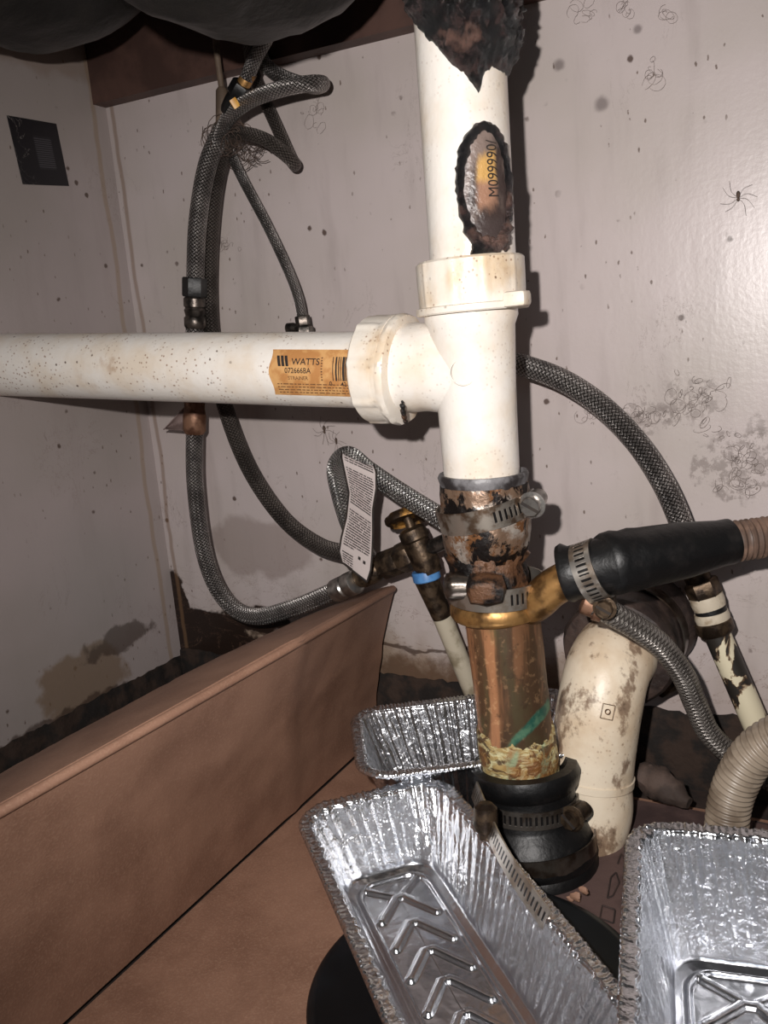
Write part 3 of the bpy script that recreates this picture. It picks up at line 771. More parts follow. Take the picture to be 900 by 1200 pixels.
# ------------------------------------------------------------------ black dishwasher connector
bh = thing('rubber_hose', 'thick black rubber connector hose leading right from the brass branch', 'hose', P(760, 655, Y=-.09))
h0, h1, h2 = P(655, 668, Y=YP-.003), P(702, 670, Y=-.110), P(858, 634, Y=-.072)
hx_ = (h2-h1).normalized(); HL = (h2-h0).length
bm = B(); h0b = P(660, 674, Y=YP-.003); hl = (P(712, 662, Y=YP)-h0b).normalized()
lathe(bm, h0b, h0b+hl, [(.003, .0088), (0, .0105), (0, .0122), (.002, .0130), (.005, .0125), (.02, .0128), (.026, .0135)], 56, lambda th, t, r: r+(.0016*max(0, math.cos(th-2.0)) if t < .003 else 0)); obj('cuff', bm, 'blackrub', bh)
bm = B(); s0_ = P(706, 662, Y=-.112); L_ = (h2-s0_).length
lathe(bm, s0_, h2, [(-.001, .0105), (0, .0130), (.002, .0142), (.006, .0146), (.010, .0139), (.014, .0144), (.018, .0138), (.040, .0128), (.043, .0124), (L_-.006, .0108), (L_-.001, .0105), (L_, .009)], 64, lump(.0003, 130)); obj('sleeve', bm, 'blackrub', bh)
cl = P(694, 669, Y=-.1125)
clamp('hose_clamp', bh, cl, (P(712, 662, Y=-.112)-P(672, 676, Y=-.113)), .0131, .0095, 'band', -1.75, screw=.0038, tiltmat='bronze')
cg = thing('corrugated_hose', 'short brown ribbed hose end plugged into the black rubber hose at right edge', 'hose', h2)
bm = B(); e_ = P(1000, 615, Y=-.045); pth = [h2.lerp(e_, (i/80)) - hx_*.003 for i in range(81)]
tube(bm, pth, lambda s_: .0090+.0007*math.sin(s_*140), 32); obj('ribbed_tube', bm, 'copper', cg)
for o in cg.children: o.data.materials[0] = simple('brown_ribbed', (122, 98, 84), (92, 74, 64), 90, .5)

# ------------------------------------------------------------------ braided hoses
def path(pts, n=10): return catmull([P(x_, y_, Y=Y_) for x_, y_, Y_ in pts], n)
def hose(label, pts, wpx, mat='braid', n=10, name='braided_hose', group=None):
    pth = path(pts, n); mid = P(*pts[len(pts)//2][:2], Y=pts[len(pts)//2][2])
    t = thing(name, label, 'hose', P(pts[-1][0], pts[-1][1], Y=pts[-1][2]), group)
    r = rad_px(wpx, mid); bm = B(); tube(bm, pth, r, 24); obj('hose', bm, mat, t)
    t['r'] = r
    return t, r
def ferrule(t, a, b, prof, mat='dark_metal', name='ferrule', n=None, seg=32):
    A = P(a[0], a[1], Y=a[2]); Bq = P(b[0], b[1], Y=b[2]); L = (Bq-A).length; bm = B()
    if n: prism(bm, (A+Bq)/2, Bq-A, prof, L, n)
    else: lathe(bm, A, Bq, [(q*L, r) for q, r in prof], seg)
    return obj(name, bm, mat, t)
# left hose: from the top down past the coupling, loop to the valve
tA, r = hose('left braided hose, hanging straight down behind the level pipe then curving to the valve', [(262, 150, -.034), (243, 195, -.034), (232, 260, -.032), (229, 330, -.03), (228, 420, -.03), (228, 500, -.03), (229, 570, -.03), (240, 650, -.032), (262, 700, -.034), (296, 722, -.036), (345, 712, -.04), (405, 687, -.045)], 20)
ferrule(tA, (228, 325, -.03), (228, 348, -.03), r*1.35, 'blackrub', 'hose_nut', 6)
ferrule(tA, (228, 348, -.03), (229, 385, -.03), [(0, r*1.05), (.05, r*1.22), (.3, r*1.22), (.34, r*1.05), (.42, r*1.2), (.6, r*1.05), (.66, r*1.22), (.92, r*1.22), (1, r*1.05)], 'dark_metal')
ferrule(tA, (228, 466, -.03), (228, 508, -.03), [(0, r*1.1), (.1, r*1.2), (.3, r*1.15), (.5, r*1.32), (.9, r*1.32), (1, r*1.1)], 'copper', 'copper_ferrule')
bm = B(); ta = P(220, 503, Y=-.032); tb = P(190, 498, Y=-.032)
sheet(bm, lambda u, v: P(222-30*u, 505-3*u-(1-u)*v*34+u*v*2, Y=-.032+.004*math.sin(v*3)), 8, 8, .0006); obj('torn_wrap', bm, simple('plastic_scrap', (134, 116, 112), (104, 88, 84), 90, .3), tA)
ferrule(tA, (392, 693, -.044), (418, 681, -.047), [(0, r*1.0), (.06, r*1.25), (.5, r*1.25), (.55, r*1.1), (.62, r*1.3), (.95, r*1.3), (1, r)], 'steel')
# second one just right of it
tB, r = hose('braided hose hugging the left one, crossing behind the pipe toward the tagged valve', [(268, 155, -.028), (254, 205, -.022), (247, 270, -.018), (245, 340, -.018), (249, 400, -.018), (262, 470, -.018), (290, 545, -.02), (330, 605, -.024), (372, 638, -.028), (410, 650, -.032)], 19, 'braid_dark')
# slim one to the small nut
tC, r = hose('thin braided hose slanting down to a small nut just above the level pipe', [(262, 160, -.02), (282, 205, -.02), (312, 262, -.02), (337, 315, -.02), (350, 350, -.02), (355, 378, -.02)], 12)
ferrule(tC, (354, 370, -.02), (356, 382, -.02), .0048, 'dark_metal', 'hose_nut', 6)
ferrule(tC, (356, 382, -.02), (357, 400, -.02), .0062, 'dark_metal', 'hose_nut', 6)
ferrule(tC, (336, 385, -.02), (350, 384, -.02), [(0, .002), (.1, .0034), (.6, .0034), (1, .002)], 'dark_metal', 'plug')
# top loop
tD, r = hose('braided hose looping out to the right at the top and folding back on itself', [(258, 160, -.036), (268, 138, -.042), (292, 118, -.048), (330, 104, -.05), (362, 98, -.044), (378, 98, -.030), (368, 101, -.018), (340, 94, -.014), (318, 82, -.014), (306, 66, -.018), (302, 20, -.03)], 18)
tE, r = hose('braided hose forming the lower small loop beside the tangled bundle', [(264, 158, -.028), (285, 156, -.034), (312, 164, -.036), (334, 180, -.032), (345, 192, -.024), (342, 188, -.014), (325, 150, -.012), (308, 112, -.012), (296, 80, -.018), (288, 20, -.03)], 15, 'braid_dark')
tF, r = hose('short braided hose with a black ferrule and yellow mark dropping from the sink', [(322, 5, -.05), (315, 38, -.05), (300, 66, -.048), (289, 92, -.046)], 17)
ferrule(tF, (294, 84, -.046), (282, 104, -.045), [(0, r*.9), (.05, r*1.0), (.95, r*1.0), (1, r)], 'gold', 'brass_ferrule')
ferrule(tF, (285, 98, -.046), (277, 112, -.045), r*1.55, 'blackrub', 'hose_nut', 6)
ferrule(tF, (277, 112, -.045), (266, 132, -.043), [(0, r*1.2), (.3, r*1.3), (.8, r*1.2), (1, r)], 'blackrub')
bm = B(); prism(bm, P(275, 121, Y=-.052), SRIGHT+SUP*.7, .0030, .004, 3); obj('yellow_mark', bm, simple('yellow_plastic', (214, 160, 60), (196, 140, 50), 90, .4), tF)
# slim rod at left of the bundle
rd_ = thing('sprayer_rod', 'thin brown rod hanging beside the hose bundle under the sink', 'rod', P(262, 140, Y=-.03))
bm = B(); tube(bm, path([(251, 20, -.03), (254, 60, -.03), (260, 105, -.03)]), .0019, 12); obj('rod', bm, 'rod', rd_)
bm = B(); lathe(bm, P(260, 102, Y=-.03), P(260, 158, Y=-.03), [(0, .0022), (.002, .0036), (.028, .0038), (.030, .0030)], 24); obj('sheath', bm, 'rod', rd_)
# bundle tie
bt_ = thing('hair_tangle', 'tangle of brown hair and dust tying the hoses together', 'tangle', P(265, 158, Y=-.04)); bm = B()
for k in range(34):
    c = P(264+random.gauss(0, 7), 158+random.gauss(0, 6), Y=-.036); r_ = random.uniform(.0018, .0055); a0 = random.random()*6; tl = random.uniform(-.6, .6)
    tube(bm, [c+(SRIGHT*math.cos(a0+s_*.5)*r_*1.6+SUP*(math.sin(a0+s_*.5)*r_+tl*r_*math.cos(a0+s_*.5)))-SFWD*.006*math.sin(s_*.6+a0) for s_ in range(10)], .00022, 4)
obj('strands', bm, 'spider', bt_); bt_['kind'] = 'stuff'
bm = B()
for k in range(18):
    c = P(290+random.gauss(0, 12), 178+random.gauss(0, 9), Y=-.014); r_ = random.uniform(.002, .006); a0 = random.random()*6
    tube(bm, [c+(SRIGHT*math.cos(a0+s_*.5)*r_*1.6+SUP*math.sin(a0+s_*.5)*r_)-SFWD*.004*math.sin(s_*.6+a0) for s_ in range(9)], .00022, 4)
obj('loose_hair', bm, 'spider', bt_)

# hose with paper tag
tG, r = hose('bright braided hose bent over with a paper tag, left of the rusty coupling', [(432, 655, -.03), (412, 620, -.03), (399, 580, -.032), (394, 548, -.036), (408, 534, -.042), (432, 552, -.048), (470, 578, -.052), (515, 606, -.058), (545, 625, -.06)], 23, 'braid_bright')
def tagfn(u, v):
    xl = interp(v, [0, .06, .2, .38, .6, .78, .9, 1], [401, 400, 404, 409, 406, 400, 397.5, 401]); xr = interp(v, [0, .06, .2, .38, .6, .78, .9, 1], [438, 441, 441, 437, 437, 436, 434.5, 430])
    yl = 527+v*132; yr = 545+v*137
    x_ = xl+(xr-xl)*u; y_ = yl+(yr-yl)*u
    Y_ = interp(v, [0, .05, .12, .3, 1], [-.044, -.050, -.053, -.055, -.056])-.006*u
    if v < .08: y_ += 0
    return P(x_, y_, Y=Y_)
bm = B(); sheet(bm, tagfn, 10, 40, .0003); o = obj('paper_tag', bm, 'tag', tG, autosmooth=80); o['label'] = 'white warning tag covered in tiny printed lines'
bm = B()
for e_ in (0, 1): tube(bm, [tagfn(e_, i/40)+(-SFWD)*.0002 for i in range(41)], .0006, 6)
tube(bm, [tagfn(i/10, 1) for i in range(11)], .0006, 6); obj('tag_edge', bm, 'ink', o)
# right hose
tH, r = hose('long braided hose arching across the bare wall right of the tee', [(590, 424, -.03), (615, 429, -.03), (660, 446, -.03), (705, 476, -.03), (745, 517, -.03), (775, 562, -.03), (795, 605, -.03), (806, 640, -.03), (814, 672, -.03)], 27)
ferrule(tH, (812, 664, -.03), (822, 688, -.03), [(0, r), (.1, r*1.12), (.9, r*1.12), (1, r)], 'bronze')
# braided clear hose below the clamp
tJ, r = hose('clear braided hose curving down right from below the black connector', [(697, 708, -.108), (715, 718, -.106), (745, 735, -.100), (775, 757, -.090), (800, 790, -.078), (815, 825, -.068), (832, 860, -.06), (868, 893, -.052), (905, 915, -.05)], 28, 'braid_plastic', 12)
ferrule(tJ, (682, 703, -.108), (708, 713, -.106), [(0, .0045), (.1, .0062), (.6, .0062), (.65, .0072), (1, .0068)], 'copper', 'copper_fitting')

# ------------------------------------------------------------------ stop valve
vv = thing('stop_valve', 'dark brass stop valve with an oval handle, behind the paper tag', 'valve', P(498, 690, Y=-.04))
YV = -.04
ferrule(vv, (481, 618, YV), (505, 672, YV), [(0, .0055), (.06, .0085), (.26, .0088), (.3, .0076), (.8, .0086), (.85, .0080), (1, .0072)], 'bronze', 'body', None, 24)
ferrule(vv, (474, 596, YV), (482, 620, YV), [(0, .0026), (1, .0028)], 'bronze', 'stem')
bm = B(); c = P(478, 606, Y=YV); hw = SRIGHT*.97+SUP*.24; hu = (SUP*.5-SFWD*.86).normalized(); hn = hw.cross(hu).normalized()
# oval wheel seen nearly edge on
segs = 64; rings = []
for (rr_, hh) in ((.15, .0012), (.8, .0012), (.95, .0026), (1.0, .0014), (1.0, -.0014), (.95, -.0026), (.8, -.0012), (.15, -.0012)):
    rings.append([bm.verts.new(c+(hw*math.cos(2*PI*k/segs)*.0135*rr_*(1+.05*math.cos(8*PI*k/segs*2) if rr_ > .9 else 1)+hu*math.sin(2*PI*k/segs)*.0085*rr_)+hn*hh) for k in range(segs)])
for a, b in zip(rings, rings[1:]):
    for k in range(segs): bm.faces.new((a[k], a[(k+1) % segs], b[(k+1) % segs], b[k]))
bm.faces.new(rings[0]); bm.faces.new(rings[-1])
obj('handle', bm, 'handle', vv)['label'] = 'oval brass turn handle'
ferrule(vv, (446, 664, YV), (470, 655, YV), .0086, 'bronze', 'hex_nut', 6)
ferrule(vv, (468, 656, YV), (484, 648, YV), .0092, 'bronze', 'hex_nut', 6)
ferrule(vv, (418, 678, YV-.004), (448, 664, YV), [(0, .0058), (.2, .0075), (.8, .0078), (1, .006)], 'bronze', 'inlet')
ferrule(vv, (498, 645, YV), (535, 628, YV), [(0, .0045), (1, .0045)], 'dark_metal', 'outlet')
ferrule(vv, (498, 668, YV), (501, 680, YV), [(0, .0080), (.1, .0084), (.9, .0084), (1, .0078)], 'blue', 'blue_collar')
rp = thing('supply_pipe', 'slim pipe with ivory paint slanting down below the stop valve', 'pipe', P(556, 812, Y=-.02))
bm = B(); a_, b_ = P(499, 676, Y=YV), P(518, 722, Y=YV+.006); tube(bm, [a_.lerp(b_, i/8) for i in range(9)], lambda s_: .0076-.0014*s_, 24); obj('dark_sleeve', bm, 'bronze', rp)
bm = B(); c_ = P(556, 815, Y=-.02); tube(bm, [b_.lerp(c_, i/12) for i in range(13)], .0060, 24); obj('pipe', bm, 'paintpipe', rp)

# ------------------------------------------------------------------ peeling pipe at the right
pp = thing('supply_pipe', 'pipe with peeling cream paint rising to the arched hose at right', 'pipe', P(895, 880, Y=-.03))
def seg_(a, b, prof, mat, nm): return ferrule(pp, (a[0], a[1], -.03), (b[0], b[1], -.03), prof, mat, nm)
ferrule(pp, (820, 680, -.03), (828, 700, -.03), .0088, 'bronze', 'hex_nut', 6)
seg_((827, 698), (832, 712), [(0, .0085), (.5, .0088), (1, .0082)], 'ivory', 'ivory_ring')
seg_((832, 711), (834, 720), [(0, .008), (1, .008)], 'blackrub', 'black_ring')
seg_((833, 717), (836, 728), [(0, .0085), (.5, .0090), (1, .0085)], 'ivory', 'ivory_ring')
seg_((835, 727), (840, 742), [(0, .0086), (.1, .0096), (.8, .0096), (1, .0084)], 'bronze', 'coupling_ring')
seg_((839, 740), (908, 900), [(0, .0068), (1, .0068)], 'peel', 'pipe')

# grey ribbed drain hose
gh = thing('drain_hose', 'thick grey ribbed drain hose bending down at the right edge', 'hose', P(852, 985, Y=-.07))
pth = catmull([P(852, 1010, Z=.012)-Vector((0, 0, 0)), P(851, 975, Y=-.088), P(858, 930, Y=-.088), P(880, 888, Y=-.09), P(915, 862, Y=-.092), P(970, 845, Y=-.095)], 40)
bm = B(); acc = [0]
for a, b in zip(pth, pth[1:]): acc.append(acc[-1]+(b-a).length)
tube(bm, pth, [.0092+.0009*(1 if math.sin(s_*2*PI/.0031) > 0 else -1)*abs(math.sin(s_*2*PI/.0031))**.5 for s_ in acc], 36); obj('ribbed_tube', bm, 'corr', gh, autosmooth=80)

# ------------------------------------------------------------------ trap arm and wall coupling
wc = thing('wall_coupling', 'dark rubber coupling where the drain enters the back wall', 'coupling', P(745, 745, Y=0))
a_ = P(752, 725, Y=-.002); b_ = P(722, 768, Y=-.055); wx = (b_-a_).normalized(); WL = (b_-a_).length
bm = B(); lathe(bm, a_, b_, [(0, .026), (.001, .030), (.006, .0315), (.012, .030), (.016, .0285), (.03, .0280), (WL-.014, .0285), (WL-.010, .0300), (WL-.004, .0302), (WL-.001, .0285), (WL, .0245)], 72, lump(.0008, 110)); obj('body', bm, simple('brown_black_rubber', (40, 30, 27), (68, 54, 48), 80, .55, 0, .0008, 220), wc)
clamp('hose_clamp', wc, a_+wx*(WL*.42), wx, .0287, .009, 'band_plain', 1.95, screw=.0055, tiltmat='bronze')
ta_ = thing('trap_arm', 'stained white plastic elbow pipe behind the black rubber coupling', 'pipe', P(700, 985, Y=-.09))
e1p = catmull([P(728, 758, Y=-.048), P(712, 785, Y=-.066), P(702, 830, Y=-.076), P(695, 880, Y=-.080), P(692, 912, Y=-.082)], 12)
bm = B(); tube(bm, e1p, lambda s_: .0212 if s_ > .06 else .0195+.0017*s_/.06, 56); 
obj('elbow', bm, 'pvc_stain', ta_)
bm = B(); ec = P(692, 912, Y=-.082); ed = (e1p[-1]-e1p[-3]).normalized()
lathe(bm, ec-ed*.004, ec, [(0, .0205), (.0005, .0219), (.004, .0219), (.005, .0200)], 64); obj('socket_lip', bm, 'pvc_stain', ta_)
bm = B(); tube(bm, catmull([P(692, 905, Y=-.082), P(697, 945, Y=-.084), P(690, 975, Y=-.088), P(672, 1015, Y=-.095)], 10), lambda s_: .0196-.004*s_*s_, 48); obj('lower_bend', bm, 'pvc_stain', ta_)
bm = B(); mk = P(712, 834, Y=-.097)
tn_ = (CAM-mk).normalized(); sr = (SRIGHT*.97-SUP*.2); su = (SUP*.97+SRIGHT*.2)
c4 = [mk+sr*a*.0030+su*b*.0036 for a, b in ((-1, -1), (1, -1), (1, 1), (-1, 1), (-1, -1))]
for a, b in zip(c4, c4[1:]): tube(bm, [a, a.lerp(b, .5), b], .00012, 6)
tube(bm, [mk+(sr*math.cos(2*PI*i/20)+su*math.sin(2*PI*i/20))*.0012 for i in range(21)], .00022, 6)
obj('mould_mark', bm, 'inkfade', ta_)

# ------------------------------------------------------------------ cardboard box
cb = thing('cardboard_box', 'opened brown cardboard box with one low side, under the foil trays at left', 'box', (-.2, -.2, .003))
k0, k1 = P(0, 950, X=-.272), P(463, 688, Y=-.012)
kd = (k0-k1)/(k0.y-k1.y)
YF, YN = -.012, -.62
def crease(y):
    c = k1+kd*(y-k1.y); s_ = interp(-y, [.012, .115, .45, .7], [1, .895, .96, .97]); return CAM+(c-CAM)*s_
def yy(u): return YF+(YN-YF)*u
def side(u, v):      # v 0 at the crease, 1 at the floor fold
    c = crease(yy(u)); f = Vector((-.2803, yy(u), .0058)); p = c.lerp(f, v)
    bulge = .006*math.sin(PI*v)*(1 if u > .0 else 1); p.x -= bulge*.8
    p.x += .003*math.exp(-((u-.33)/.02)**2*1)*0 + .0015*nz((u*9, v*3, 0), 1)*math.sin(PI*v)
    ku = (yy(u)+.115)/.004
    p.x += .0012*math.exp(-ku*ku)
    return p
bm = B(); sheet(bm, side, 90, 24, .003); obj('side_panel', bm, 'card', cb, autosmooth=60)
def flap(u, v):
    c = crease(yy(u)); y_ = yy(u)
    wv = interp(-y_, [.012, .06, .15, .25, .3, .6], [.018, .034, .042, .040, .036, .036])+.0012*nz((u*60, 0, 0), 1)
    e_ = c+Vector((-wv, 0, -.2*wv)); e_ = CAM+(e_-CAM)*1.13; 
    return c+Vector((-.0012, 0, 0))+(e_-c)*v+Vector((0, 0, .002*math.sin(PI*v)))
bm = B(); sheet(bm, flap, 110, 8, .003); obj('top_flap', bm, 'card', cb, autosmooth=60)
bm = B(); tube(bm, [crease(yy(i/80))+Vector((-.0016, 0, -.0012)) for i in range(81)], .0022, 12); obj('crease', bm, 'card', cb)
bm = B(); sheet(bm, lambda u, v: Vector((-.280+.50*u, -.030-.6*v, .0040+.0004*nz((u*6, v*6, 0), 1))), 40, 40, .003); obj('bottom_panel', bm, 'card', cb)
# inner bottom flap whose cut edge shows as a line
fa_, fb_ = P(282, 1200, Z=.0085), P(378, 1082, Z=.0085); fdv = (fb_-fa_).normalized()
fA, fB = fa_-fdv*.08, fa_+fdv*.30; fB.y = min(fB.y, -.05)
perp = Vector((fdv.y, -fdv.x, 0)); perp = perp if perp.x > 0 else -perp
bm = B(); sheet(bm, lambda u, v: fA.lerp(fB, u)+perp*(.22*v)+Vector((0, 0, .0)), 20, 12, .003); 
obj('bottom_flap', bm, 'card', cb)
bm = B(); sheet(bm, lambda u, v: Vector((-.150+.26*u+.012*v, -.045-.30*v, .0113+.0003*nz((u*6, v*6, 4), 1))), 24, 24, .0022)  # flap in a darker, more purple tone than the other panels
obj('printed_flap', bm, simple('dark_printed_cardboard', (92, 72, 68), (70, 54, 52), 40, .7, 0, .0003, 300), cb)['label'] = 'dark purplish flap with outlined lettering'
# printed outline letters on the flap
def oline(pts, cl=True):
    bm = B(); w3 = [P(x_, y_, Z=.0117) for x_, y_ in pts]+([P(pts[0][0], pts[0][1], Z=.0117)] if cl else [])
    w4 = [w3[0]]
    for a, b in zip(w3, w3[1:]): w4 += [a.lerp(b, .06), a.lerp(b, .5), a.lerp(b, .94)]
    tube(bm, w4+[w3[-1]], .0004, 6); obj('printed_letter', bm, 'print', cb)
oline([(706, 1061), (721, 1066), (719, 1082), (703, 1076)])
oline([(712, 1052), (716, 1028), (722, 1022), (726, 1034), (718, 1050)]); oline([(724, 1012), (728, 1000), (732, 1006)], False)
oline([(880, 992), (884, 962), (900, 966)], False); oline([(888, 990), (890, 978), (900, 980)], False)

# black round tray under the foil trays
def circ3(a, b, c):
    ax_, ay_, bx_, by_, cx_, cy_ = a.x, a.y, b.x, b.y, c.x, c.y
    D = 2*(ax_*(by_-cy_)+bx_*(cy_-ay_)+cx_*(ay_-by_))
    ux = ((ax_**2+ay_**2)*(by_-cy_)+(bx_**2+by_**2)*(cy_-ay_)+(cx_**2+cy_**2)*(ay_-by_))/D
    uy = ((ax_**2+ay_**2)*(cx_-bx_)+(bx_**2+by_**2)*(ax_-cx_)+(cx_**2+cy_**2)*(bx_-ax_))/D
    c_ = Vector((ux, uy, 0)); return c_, (Vector((ax_, ay_, 0))-c_).length
cc_, cr_ = circ3(P(384, 1116, Z=.0155), P(359, 1185, Z=.0155), P(715, 1085, Z=.0155))
print('disc', cc_, cr_)
dk = thing('black_lid', 'round black plastic lid lying flat under the foil trays', 'lid', (cc_.x, cc_.y, .0115))
bm = B(); c0_ = Vector((cc_.x, cc_.y, .0116)); lathe(bm, c0_, c0_+Vector((0, 0, 1)), [(0, cr_-.003), (.001, cr_), (.0040, cr_), (.0048, cr_-.001), (.0046, cr_-.004), (.0030, cr_-.006), (.0028, .001)], 120); obj('disc', bm, 'blackpan', dk, autosmooth=60)

# ------------------------------------------------------------------ foil trays
def rrect(hw, hl, r, n):              # n points by arc length round a rounded rectangle
    segs_ = [('l', (hw, -hl+r), (hw, hl-r)), ('a', (hw-r, hl-r), 0), ('l', (hw-r, hl), (-hw+r, hl)), ('a', (-hw+r, hl-r), PI/2),
             ('l', (-hw, hl-r), (-hw, -hl+r)), ('a', (-hw+r, -hl+r), PI), ('l', (-hw+r, -hl), (hw-r, -hl)), ('a', (hw-r, -hl+r), 1.5*PI)]
    lens = [math.dist(s_[1], s_[2]) if s_[0] == 'l' else r*PI/2 for s_ in segs_]; tot = sum(lens); out = []
    for i in range(n):
        q = tot*i/n; k = 0
        while q > lens[k]: q -= lens[k]; k += 1
        s_ = segs_[k]; f = q/lens[k]
        if s_[0] == 'l':
            x_ = s_[1][0]+(s_[2][0]-s_[1][0])*f; y_ = s_[1][1]+(s_[2][1]-s_[1][1])*f
            dx, dy = s_[2][0]-s_[1][0], s_[2][1]-s_[1][1]; L_ = math.hypot(dx, dy); nx, ny = dy/L_, -dx/L_
        else:
            a = s_[2]+f*PI/2; nx, ny = math.cos(a), math.sin(a); x_ = s_[1][0]+r*nx; y_ = s_[1][1]+r*ny
        out.append((x_, y_, nx, ny))
    return out
def dseg(px_, py_, ax_, ay_, bx_, by_):
    vx, vy = bx_-ax_, by_-ay_; t = max(0, min(1, ((px_-ax_)*vx+(py_-ay_)*vy)/(vx*vx+vy*vy))); return math.hypot(px_-ax_-vx*t, py_-ay_-vy*t)
def tray(label, origin, yaw, W, L, H, tilt=(0, 0), seed=0, wr=1):
    """origin: centre of the foot; the near end is +y before yaw"""
    t = thing('foil_tray', label, 'tray', origin, 'foil loaf trays on the cabinet floor')
    N = 760; bm = B(); hw, hl = W/2, L/2
    top = rrect(hw, hl, .013, N); fl = .76
    bot = rrect(hw-.0115, hl-.0115, .012, N)
    rings = []
    # corrugation of the walls: irregular upright pleats
    ph = [0]
    for i in range(N): ph.append(ph[-1]+.55+.5*noise.noise(Vector((i*.05, seed, 0))))
    def pleat(i, v):
        q = math.sin(ph[i]*1.1)*.5+.9*noise.noise(Vector((i*.22, v*1.6+seed, 3)))+.5*noise.noise(Vector((i*.5, v*3.5, seed+7)))
        return q*.00105*wr*min(1, v*5)*(.35+.65*v)
    for i_v in range(27):
        v = i_v/26; ring = []
        for i in range(N):
            x0, y0, _, _ = bot[i]; x1, y1, nx, ny = top[i]; q = v**.93
            x_ = x0+(x1-x0)*q; y_ = y0+(y1-y0)*q; z_ = .0018+(H-.0018)*v; pl = pleat(i, v)
            ring.append(bm.verts.new((x_+nx*pl, y_+ny*pl, z_)))
        rings.append(ring)
    wallrings = rings[:]
    # rolled rim, crimped
    for j, (dr, dz) in enumerate(((.0012, .0006), (.0030, .0006), (.0042, .0011), (.0052, .0010), (.0060, 0), (.0058, -.0012), (.0046, -.0016), (.0036, -.0008))):
        ring = []
        for i in range(N):
            x1, y1, nx, ny = top[i]; c_ = .00022*math.sin(i*2*PI/(N/168))+.0009*noise.noise(Vector((i*.45, j*.8, seed)))
            ring.append(bm.verts.new((x1+nx*(dr+c_*.3), y1+ny*(dr+c_*.3), H+dz+c_*(1 if j > 1 else .5))))
        rings.append(ring)
    for a, b in zip(rings, rings[1:]):
        for i in range(N): bm.faces.new((a[i], a[(i+1) % N], b[(i+1) % N], b[i]))
    body = bm
    # floor: ring groove and chevron ribs
    chev = []
    iw, il = hw-.0115-.0075, hl-.0115-.0075
    for yc in [il-.012-.019*k for k in range(int((2*il)/.019))]:
        if yc-.014 < -il+.004: break
        chev += [(-iw*.86, yc-.013, -iw*.12, yc), (-iw*.12, yc, iw*.15, yc), (iw*.15, yc, iw*.86, yc-.016)]
    chev += [(-iw*.8, il-.002, -iw*.15, il-.010), (iw*.2, il-.010, iw*.8, il-.002)]
    K = 64; prev = wallrings[0]
    for k in range(1, K+1):
        s_ = 1-k/K*.999
        cur = []
        for i in range(N):
            x_, y_ = bot[i][0]*s_, bot[i][1]*s_
            # blend toward a straight spine so chevrons stay well sampled
            y_ = bot[i][1]-math.copysign(min(abs(bot[i][1]), (1-s_)*(hw-.0115)), bot[i][1])
            din = (1-s_)*(hw-.0115); z_ = .0018
            z_ = .0018*(1-min(1, din/.003)) if din < .003 else 0
            g_ = abs(din-.0052); z_ += .0020*max(0, 1-(g_/.0014)**2) if g_ < .0014 else 0
            if din > .0062:
                dm = min(dseg(x_, y_, *c) for c in chev); z_ += .0018*max(0, 1-(max(0, dm-.0006)/.0019)**2)
            z_ += .00003*noise.noise(Vector((x_*300, y_*300, seed)))
            cur.append(bm.verts.new((x_, y_, z_)))
        for i in range(N):
            try: bm.faces.new((prev[i], prev[(i+1) % N], cur[(i+1) % N], cur[i]))
            except ValueError: pass
        prev = cur
    bmesh.ops.remove_doubles(bm, verts=bm.verts, dist=2e-6)
    for f in bm.faces: f.smooth = True
    me = bpy.data.meshes.new('foil'); 
    # split: rim as its own part
    bmesh.ops.recalc_face_normals(bm, faces=bm.faces)
    rimf = [f for f in bm.faces if min(v.co.z for v in f.verts) > H-.0025 and max(max(abs(v.co.x)-hw, abs(v.co.y)-hl) for v in f.verts) > .0006 or (min(v.co.z for v in f.verts) > H-.0025 and False)]
    rb = bmesh.new(); mp = {}
    for f in rimf:
        vs = []
        for v in f.verts:
            if v.index not in mp or True:
                key = id(v)
                if key not in mp: mp[key] = rb.verts.new(v.co)
                vs.append(mp[key])
        try: nf = rb.faces.new(vs); nf.smooth = True
        except ValueError: pass
    bmesh.ops.delete(bm, geom=rimf, context='FACES')
    bm.to_mesh(me); bm.free(); me.materials.append(M['foil']); me.materials.append(M['foil_base'])
    for pl_ in me.polygons: pl_.material_index = int(all(me.vertices[q].co.z < .0045 for q in pl_.vertices))
    o = bpy.data.objects.new('foil_shell', me); COL.objects.link(o); o.parent = t
    sm = o.modifiers.new('thick', 'SOLIDIFY'); sm.thickness = .00015; sm.offset = -1
    me2 = bpy.data.meshes.new('rim'); rb.to_mesh(me2); rb.free(); me2.materials.append(M['foil'])
    o2 = bpy.data.objects.new('rolled_rim', me2); COL.objects.link(o2); o2.parent = t
    sm = o2.modifiers.new('thick', 'SOLIDIFY'); sm.thickness = .00015; sm.offset = -1
    t.rotation_euler = (tilt[0], tilt[1], yaw)
    return t
# a tray placed by its far rim corner c and direction u along the short rim, v along the long rim
def place_tray(label, c, u, W, L, H, zb, seed, tilt=(0, 0), wr=1):
    u = Vector((u.x, u.y, 0)).normalized(); v = Vector((u.y, -u.x, 0)); v = v if v.y < 0 else -v
    W2, L2 = W-.012, L-.012
    ctr = Vector((c.x, c.y, 0))+u*W/2+v*L/2
    yaw = math.atan2(v.y, v.x)+PI/2      # local +y points against v (far end = +y)
    return tray(label, (ctr.x, ctr.y, zb), yaw, W2, L2, H, tilt, seed, wr)
zr = .052
ca, cb2 = P(341, 950, Z=zr), P(519, 906, Z=zr)
place_tray('foil loaf tray in the middle foreground, its corner against the cardboard', ca, cb2-ca, (cb2-ca).length, .185, zr-.0165, .0165, 1)
zr2 = .067
ra, rb_ = P(733, 960, Z=zr2), P(722, 1200, Z=zr2); rv = (rb_-ra).normalized(); ru = Vector((-rv.y, rv.x, 0))
